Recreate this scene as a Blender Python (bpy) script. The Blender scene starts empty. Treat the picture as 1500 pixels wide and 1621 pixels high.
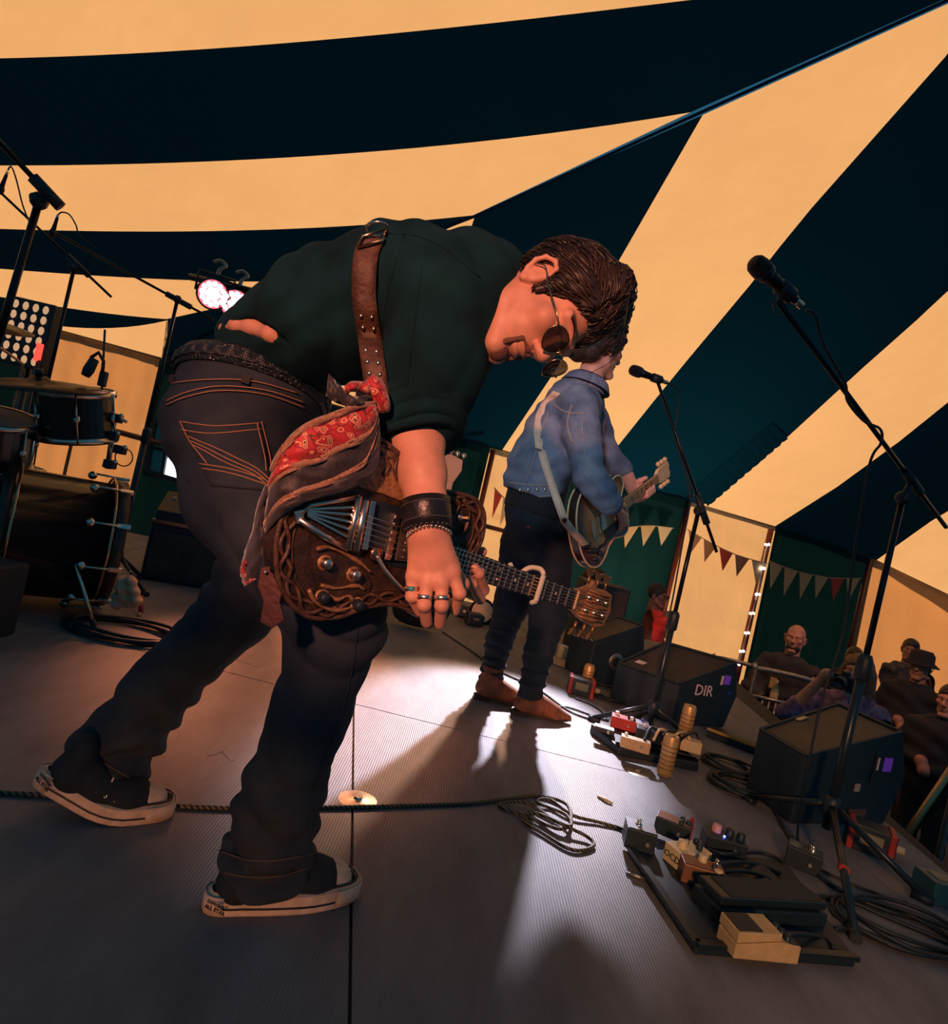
import bpy, math, random
import numpy as np
from mathutils import Vector as V, Matrix
from mathutils.bvhtree import BVHTree
random.seed(7); rng = np.random.default_rng(7)
R = math.radians; PI = math.pi
sc = bpy.context.scene
COL = sc.collection
# ------------------------------------------------------------------ camera, world, sun, stage lamps, exposure
ROLL = R(13.0); FPX = 1000.0; CH = 0.86
cr, sr = math.cos(ROLL), math.sin(ROLL)
cd = bpy.data.cameras.new('camera'); cam = bpy.data.objects.new('camera', cd); COL.objects.link(cam)
cd.sensor_fit = 'HORIZONTAL'; cd.sensor_width = 36.0; cd.lens = 36.0*FPX/1500.0
cd.clip_start = 0.05; cd.clip_end = 200
cam.matrix_world = Matrix(((cr, -sr, 0, 0), (0, 0, -1, 0), (sr, cr, 0, CH), (0, 0, 0, 1)))
sc.camera = cam
sc.view_settings.view_transform = 'Standard'; sc.view_settings.look = 'None'
sc.view_settings.exposure = 0.0; sc.view_settings.gamma = 1.0; sc.view_settings.use_curve_mapping = False
w = bpy.data.worlds.new('evening_sky'); sc.world = w; w.use_nodes = True
w.node_tree.nodes['Background'].inputs['Color'].default_value = (0.030, 0.15, 0.25, 1)
w.node_tree.nodes['Background'].inputs['Strength'].default_value = 0.62

def lamp(name, kind, loc, target, energy, col, **kw):
    l = bpy.data.lights.new(name, kind); l.energy = energy; l.color = col
    for k, v in kw.items(): setattr(l, k, v)
    o = bpy.data.objects.new(name, l); COL.objects.link(o); o.location = loc
    o.rotation_euler = (V(target) - V(loc)).to_track_quat('-Z', 'Y').to_euler()
    return o
# low evening sun behind the canvas: the cream cloth glows, the navy cloth stays dark
lamp('evening_sun', 'SUN', (0, 30, 22), (0.0, 0, 0), 5.0, (1.0, 0.64, 0.33), angle=R(2))
# stage lamps and added unseen fills (the housings of the rear pair are built further down where they stand)
lamp('white_stage_lamp', 'SPOT', (0.80, 5.30, 1.93), (0.30, 2.72, 0.0), 1500, (0.88, 0.83, 1.0), spot_size=R(26), spot_blend=0.6, shadow_soft_size=0.05)
lamp('warm_stage_lamp', 'SPOT', (0.58, 5.34, 1.98), (0.16, 2.8, 0.0), 480, (1.0, 0.58, 0.38), spot_size=R(25), spot_blend=0.5, shadow_soft_size=0.06)
lamp('orange_front_lamp', 'SPOT', (-0.75, -1.7, 1.75), (-0.08, 1.3, 1.12), 450, (1.0, 0.36, 0.22), spot_size=R(27), spot_blend=0.6, shadow_soft_size=0.06)
lamp('added_pedal_fill', 'SPOT', (0.25, -1.6, 1.25), (1.10, 2.5, 0.10), 230, (1.0, 0.50, 0.22), spot_size=R(24), spot_blend=0.7, shadow_soft_size=0.15)  # unseen light added, kept low to warm the pedals
lamp('red_rear_lamp', 'SPOT', (-1.5, 5.1, 2.5), (-0.70, 2.75, 0.0), 700, (1.0, 0.30, 0.13), spot_size=R(27), spot_blend=0.8, shadow_soft_size=0.1)
lamp('added_canvas_fill', 'SPOT', (2.9, 7.9, -0.9), (1.8, 8.9, 2.2), 240, (1.0, 0.74, 0.45), spot_size=R(120), spot_blend=0.9, shadow_soft_size=0.2)  # unseen light added to pale the lower middle of the canvas
lamp('cool_key_lamp', 'SPOT', (-1.2, -1.5, 2.65), (0.36, 2.95, 1.28), 300, (0.84, 0.88, 1.0), spot_size=R(13), spot_blend=0.7, shadow_soft_size=0.06)
lamp('added_shoe_fill', 'SPOT', (-0.15, -1.5, 0.13), (-0.42, 1.3, 0.06), 110, (1.0, 0.38, 0.14), spot_size=R(17), spot_blend=0.7, shadow_soft_size=0.05)
lamp('crowd_lamp', 'SPOT', (2.75, 3.0, 2.9), (3.6, 5.8, 0.3), 150, (1.0, 0.42, 0.22), spot_size=R(50), spot_blend=0.7, shadow_soft_size=0.1)

# ------------------------------------------------------------------ pixel helpers (photo is 1500 x 1621)
def ray(px, py):
    u = (px-750.0)/FPX; v = -(py-810.5)/FPX
    return V((u*cr - v*sr, 1.0, u*sr + v*cr))
def P(px, py, Y):
    d = ray(px, py); return V((d.x*Y, Y, CH + d.z*Y))
def G(px, py, z=0.0):
    d = ray(px, py); return P(px, py, (z-CH)/d.z)
def onplane(px, py, p0, n):
    d = ray(px, py); o = V((0, 0, CH)); t = (V(p0)-o).dot(n)/d.dot(n); return o + d*t
# ------------------------------------------------------------------ materials
MATS = {}
def mat(name, col=(.5, .5, .5), rough=.6, metal=0.0, var=0.0, vs=8.0, bump=0.0, bs=60.0, emit=0.0, ecol=None, col2=None, alpha=1.0, trans=0.0, spec=0.5, stretch=None, sheen=0.0):
    if name in MATS: return MATS[name]
    m = bpy.data.materials.new(name); m.use_nodes = True; nt = m.node_tree
    b = nt.nodes['Principled BSDF']; L = nt.links.new
    b.inputs['Base Color'].default_value = (*col, 1); b.inputs['Roughness'].default_value = rough
    b.inputs['Metallic'].default_value = metal; b.inputs['Specular IOR Level'].default_value = spec
    b.inputs['Alpha'].default_value = alpha
    if trans: b.inputs['Transmission Weight'].default_value = trans
    if sheen: b.inputs['Sheen Weight'].default_value = sheen
    if emit:
        b.inputs['Emission Color'].default_value = (*(ecol or col), 1); b.inputs['Emission Strength'].default_value = emit
    if var or bump:
        tc = nt.nodes.new('ShaderNodeTexCoord'); co = tc.outputs['Object']
        if stretch:
            mp = nt.nodes.new('ShaderNodeMapping'); mp.inputs['Scale'].default_value = stretch
            L(co, mp.inputs['Vector']); co = mp.outputs['Vector']
    if var:
        n = nt.nodes.new('ShaderNodeTexNoise'); n.inputs['Scale'].default_value = vs; n.inputs['Detail'].default_value = 5
        L(co, n.inputs['Vector'])
        rp = nt.nodes.new('ShaderNodeValToRGB'); c2 = col2 or tuple(min(1, c*(1+var)) for c in col)
        c1 = col if col2 else tuple(c*(1-var) for c in col)
        rp.color_ramp.elements[0].position = .35; rp.color_ramp.elements[1].position = .65
        rp.color_ramp.elements[0].color = (*c1, 1); rp.color_ramp.elements[1].color = (*c2, 1)
        L(n.outputs['Fac'], rp.inputs['Fac']); L(rp.outputs['Color'], b.inputs['Base Color'])
    if bump:
        n2 = nt.nodes.new('ShaderNodeTexNoise'); n2.inputs['Scale'].default_value = bs; n2.inputs['Detail'].default_value = 4
        L(co, n2.inputs['Vector'])
        bp = nt.nodes.new('ShaderNodeBump'); bp.inputs['Strength'].default_value = bump; bp.inputs['Distance'].default_value = .01
        L(n2.outputs['Fac'], bp.inputs['Height']); L(bp.outputs['Normal'], b.inputs['Normal'])
    MATS[name] = m; return m
def canvas(name, col, tcol, tw):
    """thin tent cloth: diffuse face plus light coming through"""
    m = bpy.data.materials.new(name); m.use_nodes = True; nt = m.node_tree; L = nt.links.new
    nt.nodes.remove(nt.nodes['Principled BSDF']); out = nt.nodes['Material Output']
    tc = nt.nodes.new('ShaderNodeTexCoord'); n = nt.nodes.new('ShaderNodeTexNoise'); n.inputs['Scale'].default_value = 1.3; n.inputs['Detail'].default_value = 6
    L(tc.outputs['Object'], n.inputs['Vector'])
    mx = nt.nodes.new('ShaderNodeMixRGB'); L(n.outputs['Fac'], mx.inputs['Fac'])
    mx.inputs['Color1'].default_value = (*[c*.86 for c in tcol], 1); mx.inputs['Color2'].default_value = (*tcol, 1)
    wv = nt.nodes.new('ShaderNodeTexNoise'); wv.inputs['Scale'].default_value = 2.2; wv.inputs['Detail'].default_value = 3; L(tc.outputs['Object'], wv.inputs['Vector'])
    bp = nt.nodes.new('ShaderNodeBump'); bp.inputs['Strength'].default_value = .35; bp.inputs['Distance'].default_value = .08; L(wv.outputs['Fac'], bp.inputs['Height'])
    d = nt.nodes.new('ShaderNodeBsdfDiffuse'); d.inputs['Color'].default_value = (*col, 1); t = nt.nodes.new('ShaderNodeBsdfTranslucent'); L(mx.outputs['Color'], t.inputs['Color'])
    L(bp.outputs['Normal'], d.inputs['Normal']); L(bp.outputs['Normal'], t.inputs['Normal'])
    s = nt.nodes.new('ShaderNodeMixShader'); s.inputs['Fac'].default_value = tw; L(d.outputs['BSDF'], s.inputs[1]); L(t.outputs['BSDF'], s.inputs[2])
    L(s.outputs['Shader'], out.inputs['Surface']); MATS[name] = m; return m
# ------------------------------------------------------------------ objects
OFF = {}
def thing(name, label, cat, loc=(0, 0, 0), rot=None, group=None):
    o = bpy.data.objects.new(name, None); COL.objects.link(o); o.empty_display_size = .1
    o.location = loc
    if rot is not None: o.rotation_euler = rot.to_euler() if hasattr(rot, 'to_euler') else (0, 0, rot)
    o['label'] = label; o['category'] = cat
    if group: o['group'] = group
    OFF[o] = V(loc); return o
def tag(o, label=None, cat=None, group=None, kind=None):
    if label: o['label'] = label
    if cat: o['category'] = cat
    if group: o['group'] = group
    if kind: o['kind'] = kind
    return o
def dup(o, parent=None, label=None, group=None):
    c = o.copy(); COL.objects.link(c); c.parent = parent; OFF[c] = OFF.get(o, V((0, 0, 0)))
    if label: c['label'] = label
    if group: c['group'] = group
    for ch in list(o.children): dup(ch, c)
    return c
def catmull(pts, n=8):
    pts = [V(p) for p in pts]; out = []
    for i in range(len(pts)-1):
        p0 = pts[max(i-1, 0)]; p1 = pts[i]; p2 = pts[i+1]; p3 = pts[min(i+2, len(pts)-1)]
        for k in range(n):
            t = k/n; out.append(.5*((2*p1)+(p2-p0)*t+(2*p0-5*p1+4*p2-p3)*t*t+(3*p1-p0-3*p2+p3)*t**3))
    out.append(pts[-1]); return out
def frame(z, hint=(0, 0, 1)):
    z = V(z).normalized(); h = V(hint)
    if abs(z.dot(h)) > .98*h.length: h = V((1, 0, 0))
    x = h.cross(z).normalized(); return x, z.cross(x), z
class MB:
    def __init__(s): s.v = []; s.f = []; s.m = []; s.sm = []; s.uv = {}
    def add(s, vs, fs, mi=0, smooth=False):
        b = len(s.v); s.v += [tuple(p) for p in vs]; s.f += [tuple(b+i for i in f) for f in fs]
        s.m += [mi]*len(fs); s.sm += [smooth]*len(fs); return s
    def box(s, c, d, ax=None, mi=0):
        c = V(c); ax = ax or (V((1, 0, 0)), V((0, 1, 0)), V((0, 0, 1)))
        vs = [c + ax[0]*(i*d[0]/2) + ax[1]*(j*d[1]/2) + ax[2]*(k*d[2]/2) for i in (-1, 1) for j in (-1, 1) for k in (-1, 1)]
        return s.add(vs, [(0, 1, 3, 2), (4, 6, 7, 5), (0, 4, 5, 1), (2, 3, 7, 6), (0, 2, 6, 4), (1, 5, 7, 3)], mi)
    def bar(s, a, b, wd, ht, hint=(0, 0, 1), mi=0):
        a = V(a); b = V(b); x, y, z = frame(b-a, hint); return s.box((a+b)/2, (wd, ht, (b-a).length), (x, y, z), mi)
    def tube(s, pts, r, n=8, closed=False, smooth=True, mi=0, flat=None):
        pts = [V(p) for p in pts]; N = len(pts); rs = r if isinstance(r, (list, tuple)) else [r]*N
        vs = []; up = None
        for i, p in enumerate(pts):
            t = (pts[(i+1) % N]-pts[i-1]) if closed else pts[min(i+1, N-1)]-pts[max(i-1, 0)]
            if t.length < 1e-9: t = V((0, 0, 1))
            t.normalize()
            if up is None: up = frame(t)[1]
            x = up.cross(t)
            x = frame(t)[0] if x.length < 1e-4 else x.normalized()
            up = t.cross(x)
            for k in range(n):
                a = 2*PI*k/n; vs.append(p + x*(math.cos(a)*rs[i]*(flat or 1)) + up*(math.sin(a)*rs[i]))
        fs = [(i*n+k, i*n+(k+1) % n, ((i+1) % N)*n+(k+1) % n, ((i+1) % N)*n+k) for i in range(N if closed else N-1) for k in range(n)]
        s.add(vs, fs, mi, smooth)
        if not closed:
            b = len(s.v)-len(vs)
            s.f.append(tuple(b+k for k in reversed(range(n)))); s.f.append(tuple(b+(N-1)*n+k for k in range(n))); s.m += [mi]*2; s.sm += [False]*2
        return s
    def cyl(s, a, b, r, r2=None, n=16, mi=0): return s.tube([a, b], [r, r if r2 is None else r2], n, mi=mi)
    def lathe(s, prof, o=(0, 0, 0), axis=(0, 0, 1), n=20, mi=0, smooth=True, hint=(0, 0, 1), sx=1.0):
        x, y, z = frame(axis, hint); o = V(o); vs = []
        for r, h in prof:
            for k in range(n):
                a = 2*PI*k/n; vs.append(o + z*h + x*(math.cos(a)*r*sx) + y*(math.sin(a)*r))
        fs = [(i*n+k, i*n+(k+1) % n, (i+1)*n+(k+1) % n, (i+1)*n+k) for i in range(len(prof)-1) for k in range(n)]
        return s.add(vs, fs, mi, smooth)
    def ball(s, c, r, n=12, mi=0, ax=None):
        rr = r if isinstance(r, (tuple, list)) else (r, r, r); c = V(c); ax = ax or (V((1, 0, 0)), V((0, 1, 0)), V((0, 0, 1))); m = max(4, n//2); vs = []
        for i in range(m+1):
            t = PI*i/m
            for k in range(n):
                a = 2*PI*k/n; vs.append(c + ax[0]*(rr[0]*math.sin(t)*math.cos(a)) + ax[1]*(rr[1]*math.sin(t)*math.sin(a)) + ax[2]*(rr[2]*math.cos(t)))
        return s.add(vs, [(i*n+k, (i+1)*n+k, (i+1)*n+(k+1) % n, i*n+(k+1) % n) for i in range(m) for k in range(n)], mi, True)
    def prism(s, poly, z0, z1, M=None, mi=0, smooth=False):
        """2-D outline extruded between z0 and z1 in the frame M"""
        M = M or Matrix.Identity(4); n = len(poly)
        vs = [M @ V((x, y, z0)) for x, y in poly] + [M @ V((x, y, z1)) for x, y in poly]
        s.add(vs, [tuple(reversed(range(n))), tuple(range(n, 2*n))], mi)
        b = len(s.v)-2*n
        for i in range(n): s.f.append((b+i, b+(i+1) % n, b+n+(i+1) % n, b+n+i)); s.m.append(mi); s.sm.append(smooth)
        return s
    def grid(s, pts, smooth=True, mi=0, flip=False):
        r = len(pts); c = len(pts[0]); vs = [p for row in pts for p in row]; b0 = len(s.v)
        fs = [(i*c+j, i*c+j+1, (i+1)*c+j+1, (i+1)*c+j) for i in range(r-1) for j in range(c-1)]
        if flip: fs = [f[::-1] for f in fs]
        s.add(vs, fs, mi, smooth)
        for i in range(r):
            for j in range(c): s.uv[b0+i*c+j] = (j/(c-1), i/(r-1))
        return s
    def build(s, name, m, parent=None, world=True, bevel=0.0, solid=0.0, sub=0):
        me = bpy.data.meshes.new(name); off = OFF.get(parent, V((0, 0, 0))) if (parent is not None and world) else V((0, 0, 0))
        me.from_pydata([(p[0]-off[0], p[1]-off[1], p[2]-off[2]) for p in s.v], [], s.f)
        for mm in (m if isinstance(m, (list, tuple)) else [m]): me.materials.append(mm)
        me.polygons.foreach_set('material_index', s.m); me.polygons.foreach_set('use_smooth', s.sm)
        if s.uv:
            ul = me.uv_layers.new(name='UVMap')
            for lp in me.loops: ul.data[lp.index].uv = s.uv.get(lp.vertex_index, (0, 0))
        me.update()
        o = bpy.data.objects.new(name, me); COL.objects.link(o); o.parent = parent
        OFF[o] = OFF.get(parent, V((0, 0, 0))) if parent is not None else V((0, 0, 0))
        if bevel:
            b = o.modifiers.new('bevel', 'BEVEL'); b.width = bevel; b.segments = 2; b.limit_method = 'ANGLE'; b.angle_limit = R(40)
        if solid:
            b = o.modifiers.new('solid', 'SOLIDIFY'); b.thickness = solid; b.offset = 0
        if sub:
            b = o.modifiers.new('sub', 'SUBSURF'); b.levels = sub; b.render_levels = sub
        return o
def text_mb(txt, size, M, depth=.0006, mb=None, align='CENTER'):
    cu = bpy.data.curves.new('lettering', 'FONT'); cu.body = txt; cu.size = size; cu.align_x = align; cu.align_y = 'CENTER'; cu.extrude = depth; cu.resolution_u = 2
    ob = bpy.data.objects.new('lettering', cu); COL.objects.link(ob); bpy.context.view_layer.update()
    me = ob.evaluated_get(bpy.context.evaluated_depsgraph_get()).to_mesh()
    mb = mb or MB(); mb.add([M @ v.co for v in me.vertices], [tuple(p.vertices) for p in me.polygons])
    bpy.data.objects.remove(ob); bpy.data.curves.remove(cu); return mb
def FM(o, x, y, z):
    return Matrix(((x[0], y[0], z[0], o[0]), (x[1], y[1], z[1], o[1]), (x[2], y[2], z[2], o[2]), (0, 0, 0, 1)))
# ------------------------------------------------------------------ blended solids: smooth unions on a grid, then surface nets
class Sdf:
    def __init__(s, lo, hi, h):
        s.lo = np.array(lo, float); s.h = h; s.n = np.ceil((np.array(hi)-s.lo)/h).astype(int)+1
        s.d = np.full(s.n, 1.0, np.float32)
    def sub(s, lo, hi, m):
        a = np.clip(np.floor((np.array(lo)-m-s.lo)/s.h).astype(int), 0, s.n-1); b = np.clip(np.ceil((np.array(hi)+m-s.lo)/s.h).astype(int)+1, 1, s.n)
        sl = tuple(slice(x, y) for x, y in zip(a, b))
        ax = [(s.lo[i]+s.h*np.arange(a[i], b[i])).astype(np.float32) for i in range(3)]
        return sl, ax[0][:, None, None], ax[1][None, :, None], ax[2][None, None, :]
    def put(s, sl, e, k, op):
        d = s.d[sl]
        if op == 'sub': d2 = -e; hh = np.clip(.5-.5*(d2-d)/k, 0, 1); s.d[sl] = d*hh + d2*(1-hh) + k*hh*(1-hh) if False else np.maximum(d, d2)+np.maximum(k-np.abs(d-d2), 0)**2/(4*k)
        else: s.d[sl] = np.minimum(d, e)-np.maximum(k-np.abs(d-e), 0)**2/(4*k)
        return s
    def cap(s, a, b, ra, rb=None, k=.02, op='add', w=None, q=1.0):
        """tapered capsule; w,q: axis along which the section is stretched by q"""
        a = np.array(a, float); b = np.array(b, float); rb = ra if rb is None else rb; m = k+3*s.h; rm = max(ra, rb)*max(1, q)
        sl, X, Y, Z = s.sub(np.minimum(a, b)-rm, np.maximum(a, b)+rm, m); ba = b-a; L2 = max(float(ba@ba), 1e-9)
        x = X-a[0]; y = Y-a[1]; z = Z-a[2]; t = np.clip((x*ba[0]+y*ba[1]+z*ba[2])/L2, 0, 1)
        x = x-t*ba[0]; y = y-t*ba[1]; z = z-t*ba[2]
        if w is not None:
            w = np.array(w, float); w = w/np.linalg.norm(w); g = (x*w[0]+y*w[1]+z*w[2])*(1-1/q)
            x = x-g*w[0]; y = y-g*w[1]; z = z-g*w[2]
        return s.put(sl, np.sqrt(x*x+y*y+z*z)-(ra+(rb-ra)*t), k, op)
    def chain(s, pts, k=.02, **kw):
        for (a, ra), (b, rb) in zip(pts[:-1], pts[1:]): s.cap(a, b, ra, rb, k, **kw)
        return s
    def ell(s, c, r, ax=None, k=.02, op='add'):
        c = np.array(c, float); r = np.array(r, float); m = k+3*s.h; rm = float(r.max())
        sl, X, Y, Z = s.sub(c-rm, c+rm, m); x = X-c[0]; y = Y-c[1]; z = Z-c[2]
        if ax is not None:
            A = [np.array(a, float) for a in ax]; x, y, z = [x*a[0]+y*a[1]+z*a[2] for a in A]
        k0 = np.sqrt((x/r[0])**2+(y/r[1])**2+(z/r[2])**2); k1 = np.sqrt((x/r[0]**2)**2+(y/r[1]**2)**2+(z/r[2]**2)**2)+1e-9
        return s.put(sl, k0*(k0-1)/k1, k, op)
    def cut(s, p, n, k=.004):
        p = np.array(p, float); n = np.array(n, float); n = n/np.linalg.norm(n)
        sl, X, Y, Z = s.sub(s.lo, s.lo+s.h*s.n, 0); return s.put(sl, -((X-p[0])*n[0]+(Y-p[1])*n[1]+(Z-p[2])*n[2]), k, 'sub')
    def disp(s, fn):
        sl, X, Y, Z = s.sub(s.lo, s.lo+s.h*s.n, 0); s.d = (s.d + fn(X, Y, Z)).astype(np.float32); return s
    def mesh(s):
        d = s.d; g = d < 0; n = s.n-1
        c = np.zeros(n, np.int8)
        for i in (0, 1):
            for j in (0, 1):
                for k in (0, 1): c += g[i:i+n[0], j:j+n[1], k:k+n[2]]
        idx = np.argwhere((c > 0) & (c < 8)); acc = np.zeros((len(idx), 3)); cnt = np.zeros(len(idx))
        cs = [(i, j, k) for i in (0, 1) for j in (0, 1) for k in (0, 1)]
        for a in cs:
            for b in cs:
                if sum(b)-sum(a) == 1 and all(y >= x for x, y in zip(a, b)):
                    A = idx+a; B = idx+b; da = d[A[:, 0], A[:, 1], A[:, 2]]; db = d[B[:, 0], B[:, 1], B[:, 2]]; x = (da < 0) != (db < 0)
                    t = np.where(x, da/np.where(x, da-db, 1), 0); acc += x[:, None]*(np.array(a)+np.outer(t, np.array(b)-np.array(a))); cnt += x
        v = s.lo+(idx+acc/cnt[:, None])*s.h
        vid = np.full(n, -1, np.int32); vid[idx[:, 0], idx[:, 1], idx[:, 2]] = np.arange(len(idx)); F = []
        for ax in range(3):
            o1, o2 = [(1, 2), (2, 0), (0, 1)][ax]; e = np.zeros(3, int); e[ax] = 1
            lo = [0, 0, 0]; lo[o1] = 1; lo[o2] = 1
            A = g[tuple(slice(lo[i], n[i]) for i in range(3))]; B = g[tuple(slice(lo[i]+e[i], n[i]+e[i]) for i in range(3))]
            for sel, fl in ((A & ~B, False), (~A & B, True)):
                q = np.argwhere(sel)+lo; u1 = np.zeros(3, int); u1[o1] = 1; u2 = np.zeros(3, int); u2[o2] = 1
                quad = np.stack([vid[tuple((q-u1-u2).T)], vid[tuple((q-u2).T)], vid[tuple(q.T)], vid[tuple((q-u1).T)]], 1)
                F.append(quad[:, ::-1] if fl else quad)
        return v, np.concatenate(F)
def smooth_v(v, f, it=2, lam=.5):
    for _ in range(it):
        a = np.zeros_like(v); c = np.zeros(len(v))
        for i in range(4):
            for j in (1, 3):
                np.add.at(a, f[:, i], v[f[:, (i+j) % 4]]); np.add.at(c, f[:, i], 1)
        v = v*(1-lam)+lam*a/np.maximum(c, 1)[:, None]
    return v
def build_np(name, v, f, m, parent=None, mi=None, smooth=True):
    off = OFF.get(parent, V((0, 0, 0))) if parent is not None else V((0, 0, 0))
    me = bpy.data.meshes.new(name); me.vertices.add(len(v)); me.vertices.foreach_set('co', (v-np.array(off)).astype(np.float32).ravel())
    n = len(f); me.loops.add(n*4); me.loops.foreach_set('vertex_index', f.ravel().astype(np.int32)); me.polygons.add(n)
    me.polygons.foreach_set('loop_start', np.arange(0, n*4, 4, dtype=np.int32))
    for mm in (m if isinstance(m, (list, tuple)) else [m]): me.materials.append(mm)
    if mi is not None: me.polygons.foreach_set('material_index', mi.astype(np.int32))
    me.polygons.foreach_set('use_smooth', np.full(n, smooth)); me.update(calc_edges=True); me.validate()
    o = bpy.data.objects.new(name, me); COL.objects.link(o); o.parent = parent; OFF[o] = off; return o
def join_np(parts):
    vs = []; fs = []; b = 0
    for v, f in parts: vs.append(v); fs.append(f+b); b += len(v)
    return np.concatenate(vs), np.concatenate(fs)
def bvh(v, f): return BVHTree.FromPolygons([tuple(p) for p in v], [tuple(int(i) for i in q) for q in f])
def cast(tree, px, py, off=.002, Y=None):
    """point where the sight line of a photo pixel meets a surface, lifted off it"""
    d = ray(px, py).normalized(); h = tree.ray_cast(V((0, 0, CH)), d)
    if h[0] is None: return P(px, py, Y) if Y else None
    return h[0]+h[1]*off if h[1].dot(d) < 0 else h[0]-h[1]*off
def cast_line(tree, pts, off=.002, n=6):
    out = []; last = None
    c = catmull([(x, y, 0) for x, y in pts], n)
    for p in c:
        q = cast(tree, p.x, p.y, off)
        if q is None: continue
        out.append(q)
    return out
def seams(tree, lines, r, name, m, parent, off=.0015, n=6):
    mb = MB()
    for ln in lines:
        p = cast_line(tree, ln, off, n)
        if len(p) > 2: mb.tube(p, r, 5)
    return mb.build(name, m, parent) if mb.v else None
def patch_px(tree, q, off, nu=10, nv=10):
    """bilinear pixel patch q = 4 corners laid on a surface"""
    rows = []
    for i in range(nv+1):
        t = i/nv; row = []
        for j in range(nu+1):
            u = j/nu
            x = (q[0][0]*(1-u)+q[1][0]*u)*(1-t)+(q[3][0]*(1-u)+q[2][0]*u)*t; y = (q[0][1]*(1-u)+q[1][1]*u)*(1-t)+(q[3][1]*(1-u)+q[2][1]*u)*t
            row.append(cast(tree, x, y, off))
        rows.append(row)
    last = next((p for r in rows for p in r if p is not None), V((0, 1, 0)))
    for r in rows:
        for j in range(len(r)):
            if r[j] is None: r[j] = last
            last = r[j]
    return rows
# ------------------------------------------------------------------ shared materials
CREAM = canvas('cream_canvas', (.80, .58, .36), (1.0, .69, .39), .62)
CREAM_DIM = canvas('dim_cream_canvas', (.70, .40, .20), (.80, .42, .19), .62)  # copy of the cream canvas with its dimmer light put into the colour
NAVY = canvas('navy_canvas', (.003, .046, .100), (.001, .012, .024), .22)
GREEN = canvas('dark_green_canvas', (.008, .040, .046), (.006, .03, .034), .25)
BLK = mat('black_metal', (.009, .018, .027), .35, .0, bump=.02, bs=300)
BLKM = mat('black_satin_steel', (.02, .024, .03), .28, .8)
PLAST = mat('black_plastic', (.009, .020, .030), .5, var=.2, vs=40)
TOLEX = mat('black_textured_paint', (.006, .020, .032), .6, bump=.25, bs=420)
GRILLE = mat('speaker_grille', (.060, .050, .048), .45, .35, bump=.5, bs=600, var=.3, vs=6)
CHROME = mat('chrome', (.80, .70, .58), .27, 1.0)
STEEL = mat('galvanised_steel', (.36, .33, .29), .42, .9, var=.2, vs=30)
RUB = mat('black_rubber', (.008, .016, .024), .55)
CREAMP = mat('cream_paint', (.78, .56, .30), .45, var=.08, vs=30)
WHITE = mat('white_paint', (.8, .78, .74), .4)
REDP = mat('red_paint', (.45, .03, .025), .45, var=.15, vs=20)
WOOD = mat('pale_wood', (.42, .26, .13), .5, var=.25, vs=14, stretch=(1, 8, 8))
# ------------------------------------------------------------------ the tent: one long back slope, one back wall
S0 = V((-3.66, 6.90, 1.75)); E1 = V((5.06, 10.70, 1.75)); S3 = V((2.40, 4.40, 5.06))
RN = (E1-S0).cross(S3-S0).normalized()
roof = lambda x, y: onplane(x, y, S0, RN)
WN = V((-.436, 1, 0)).normalized()
wallp = lambda x, y, d=0.0: onplane(x, y, S0-WN*d, WN)
def curve(pts, xs):
    p = np.array(pts, float); c = np.polyfit(p[:, 0], p[:, 1], min(3, len(p)-1)); return [(x, float(np.polyval(c, x))) for x in xs]
ceil_ = MB().tube([roof(2050, -250), roof(1500, 0), roof(1100, 182), roof(750, 343), roof(500, 440), roof(264, 562)], .012, 6).build('ceiling', NAVY)
tag(ceil_, 'striped navy and cream canvas roof of the big tent', None, kind='structure')
seam_x = lambda y: float(np.interp(y, [-380, 0, 182, 343, 440, 505, 562], [2350, 1500, 1100, 750, 530, 265, 262]))
# bands left of the hip seam: boundaries as (left ... seam) curves in the photo
A = [[(-600, -380), (0, -330), (600, -345), (1200, -400), (2350, -600)],
     [(-600, -150), (0, -110), (600, -135), (1200, -200), (1950, -330)],
     [(-600, 70), (0, 90), (300, 82), (600, 55), (900, 22), (1090, 0), (1640, -66)],
     [(-600, 245), (0, 261), (300, 258), (600, 240), (900, 205), (1092, 179)],
     [(-600, 330), (0, 361), (200, 368), (400, 365), (600, 352), (748, 342)],
     [(-600, 370), (0, 426), (200, 438), (400, 447), (540, 444)],
     [(-600, 380), (0, 470), (100, 486), (180, 498), (264, 505)],
     [(-600, 410), (0, 500), (100, 517), (180, 519), (266, 507)],
     [(-600, 380), (0, 497), (100, 524), (225, 563), (262, 572)]]
cols = [CREAM, NAVY, CREAM, NAVY, CREAM, NAVY, CREAM, NAVY][:len(A)-1]
cols = [NAVY, CREAM, NAVY, CREAM, NAVY, CREAM, NAVY, CREAM]
for i in range(len(A)-1):
    a = A[i]; b = A[i+1]; N = 40
    ca = curve(a, np.linspace(a[0][0], a[-1][0], N)); cb = curve(b, np.linspace(b[0][0], b[-1][0], N))
    rows = [[roof(ca[j][0]*(1-t)+cb[j][0]*t, ca[j][1]*(1-t)+cb[j][1]*t) for j in range(N)] for t in np.linspace(0, 1, 5)]
    MB().grid(rows).build('canvas_panel', cols[i], ceil_, world=False)
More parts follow.
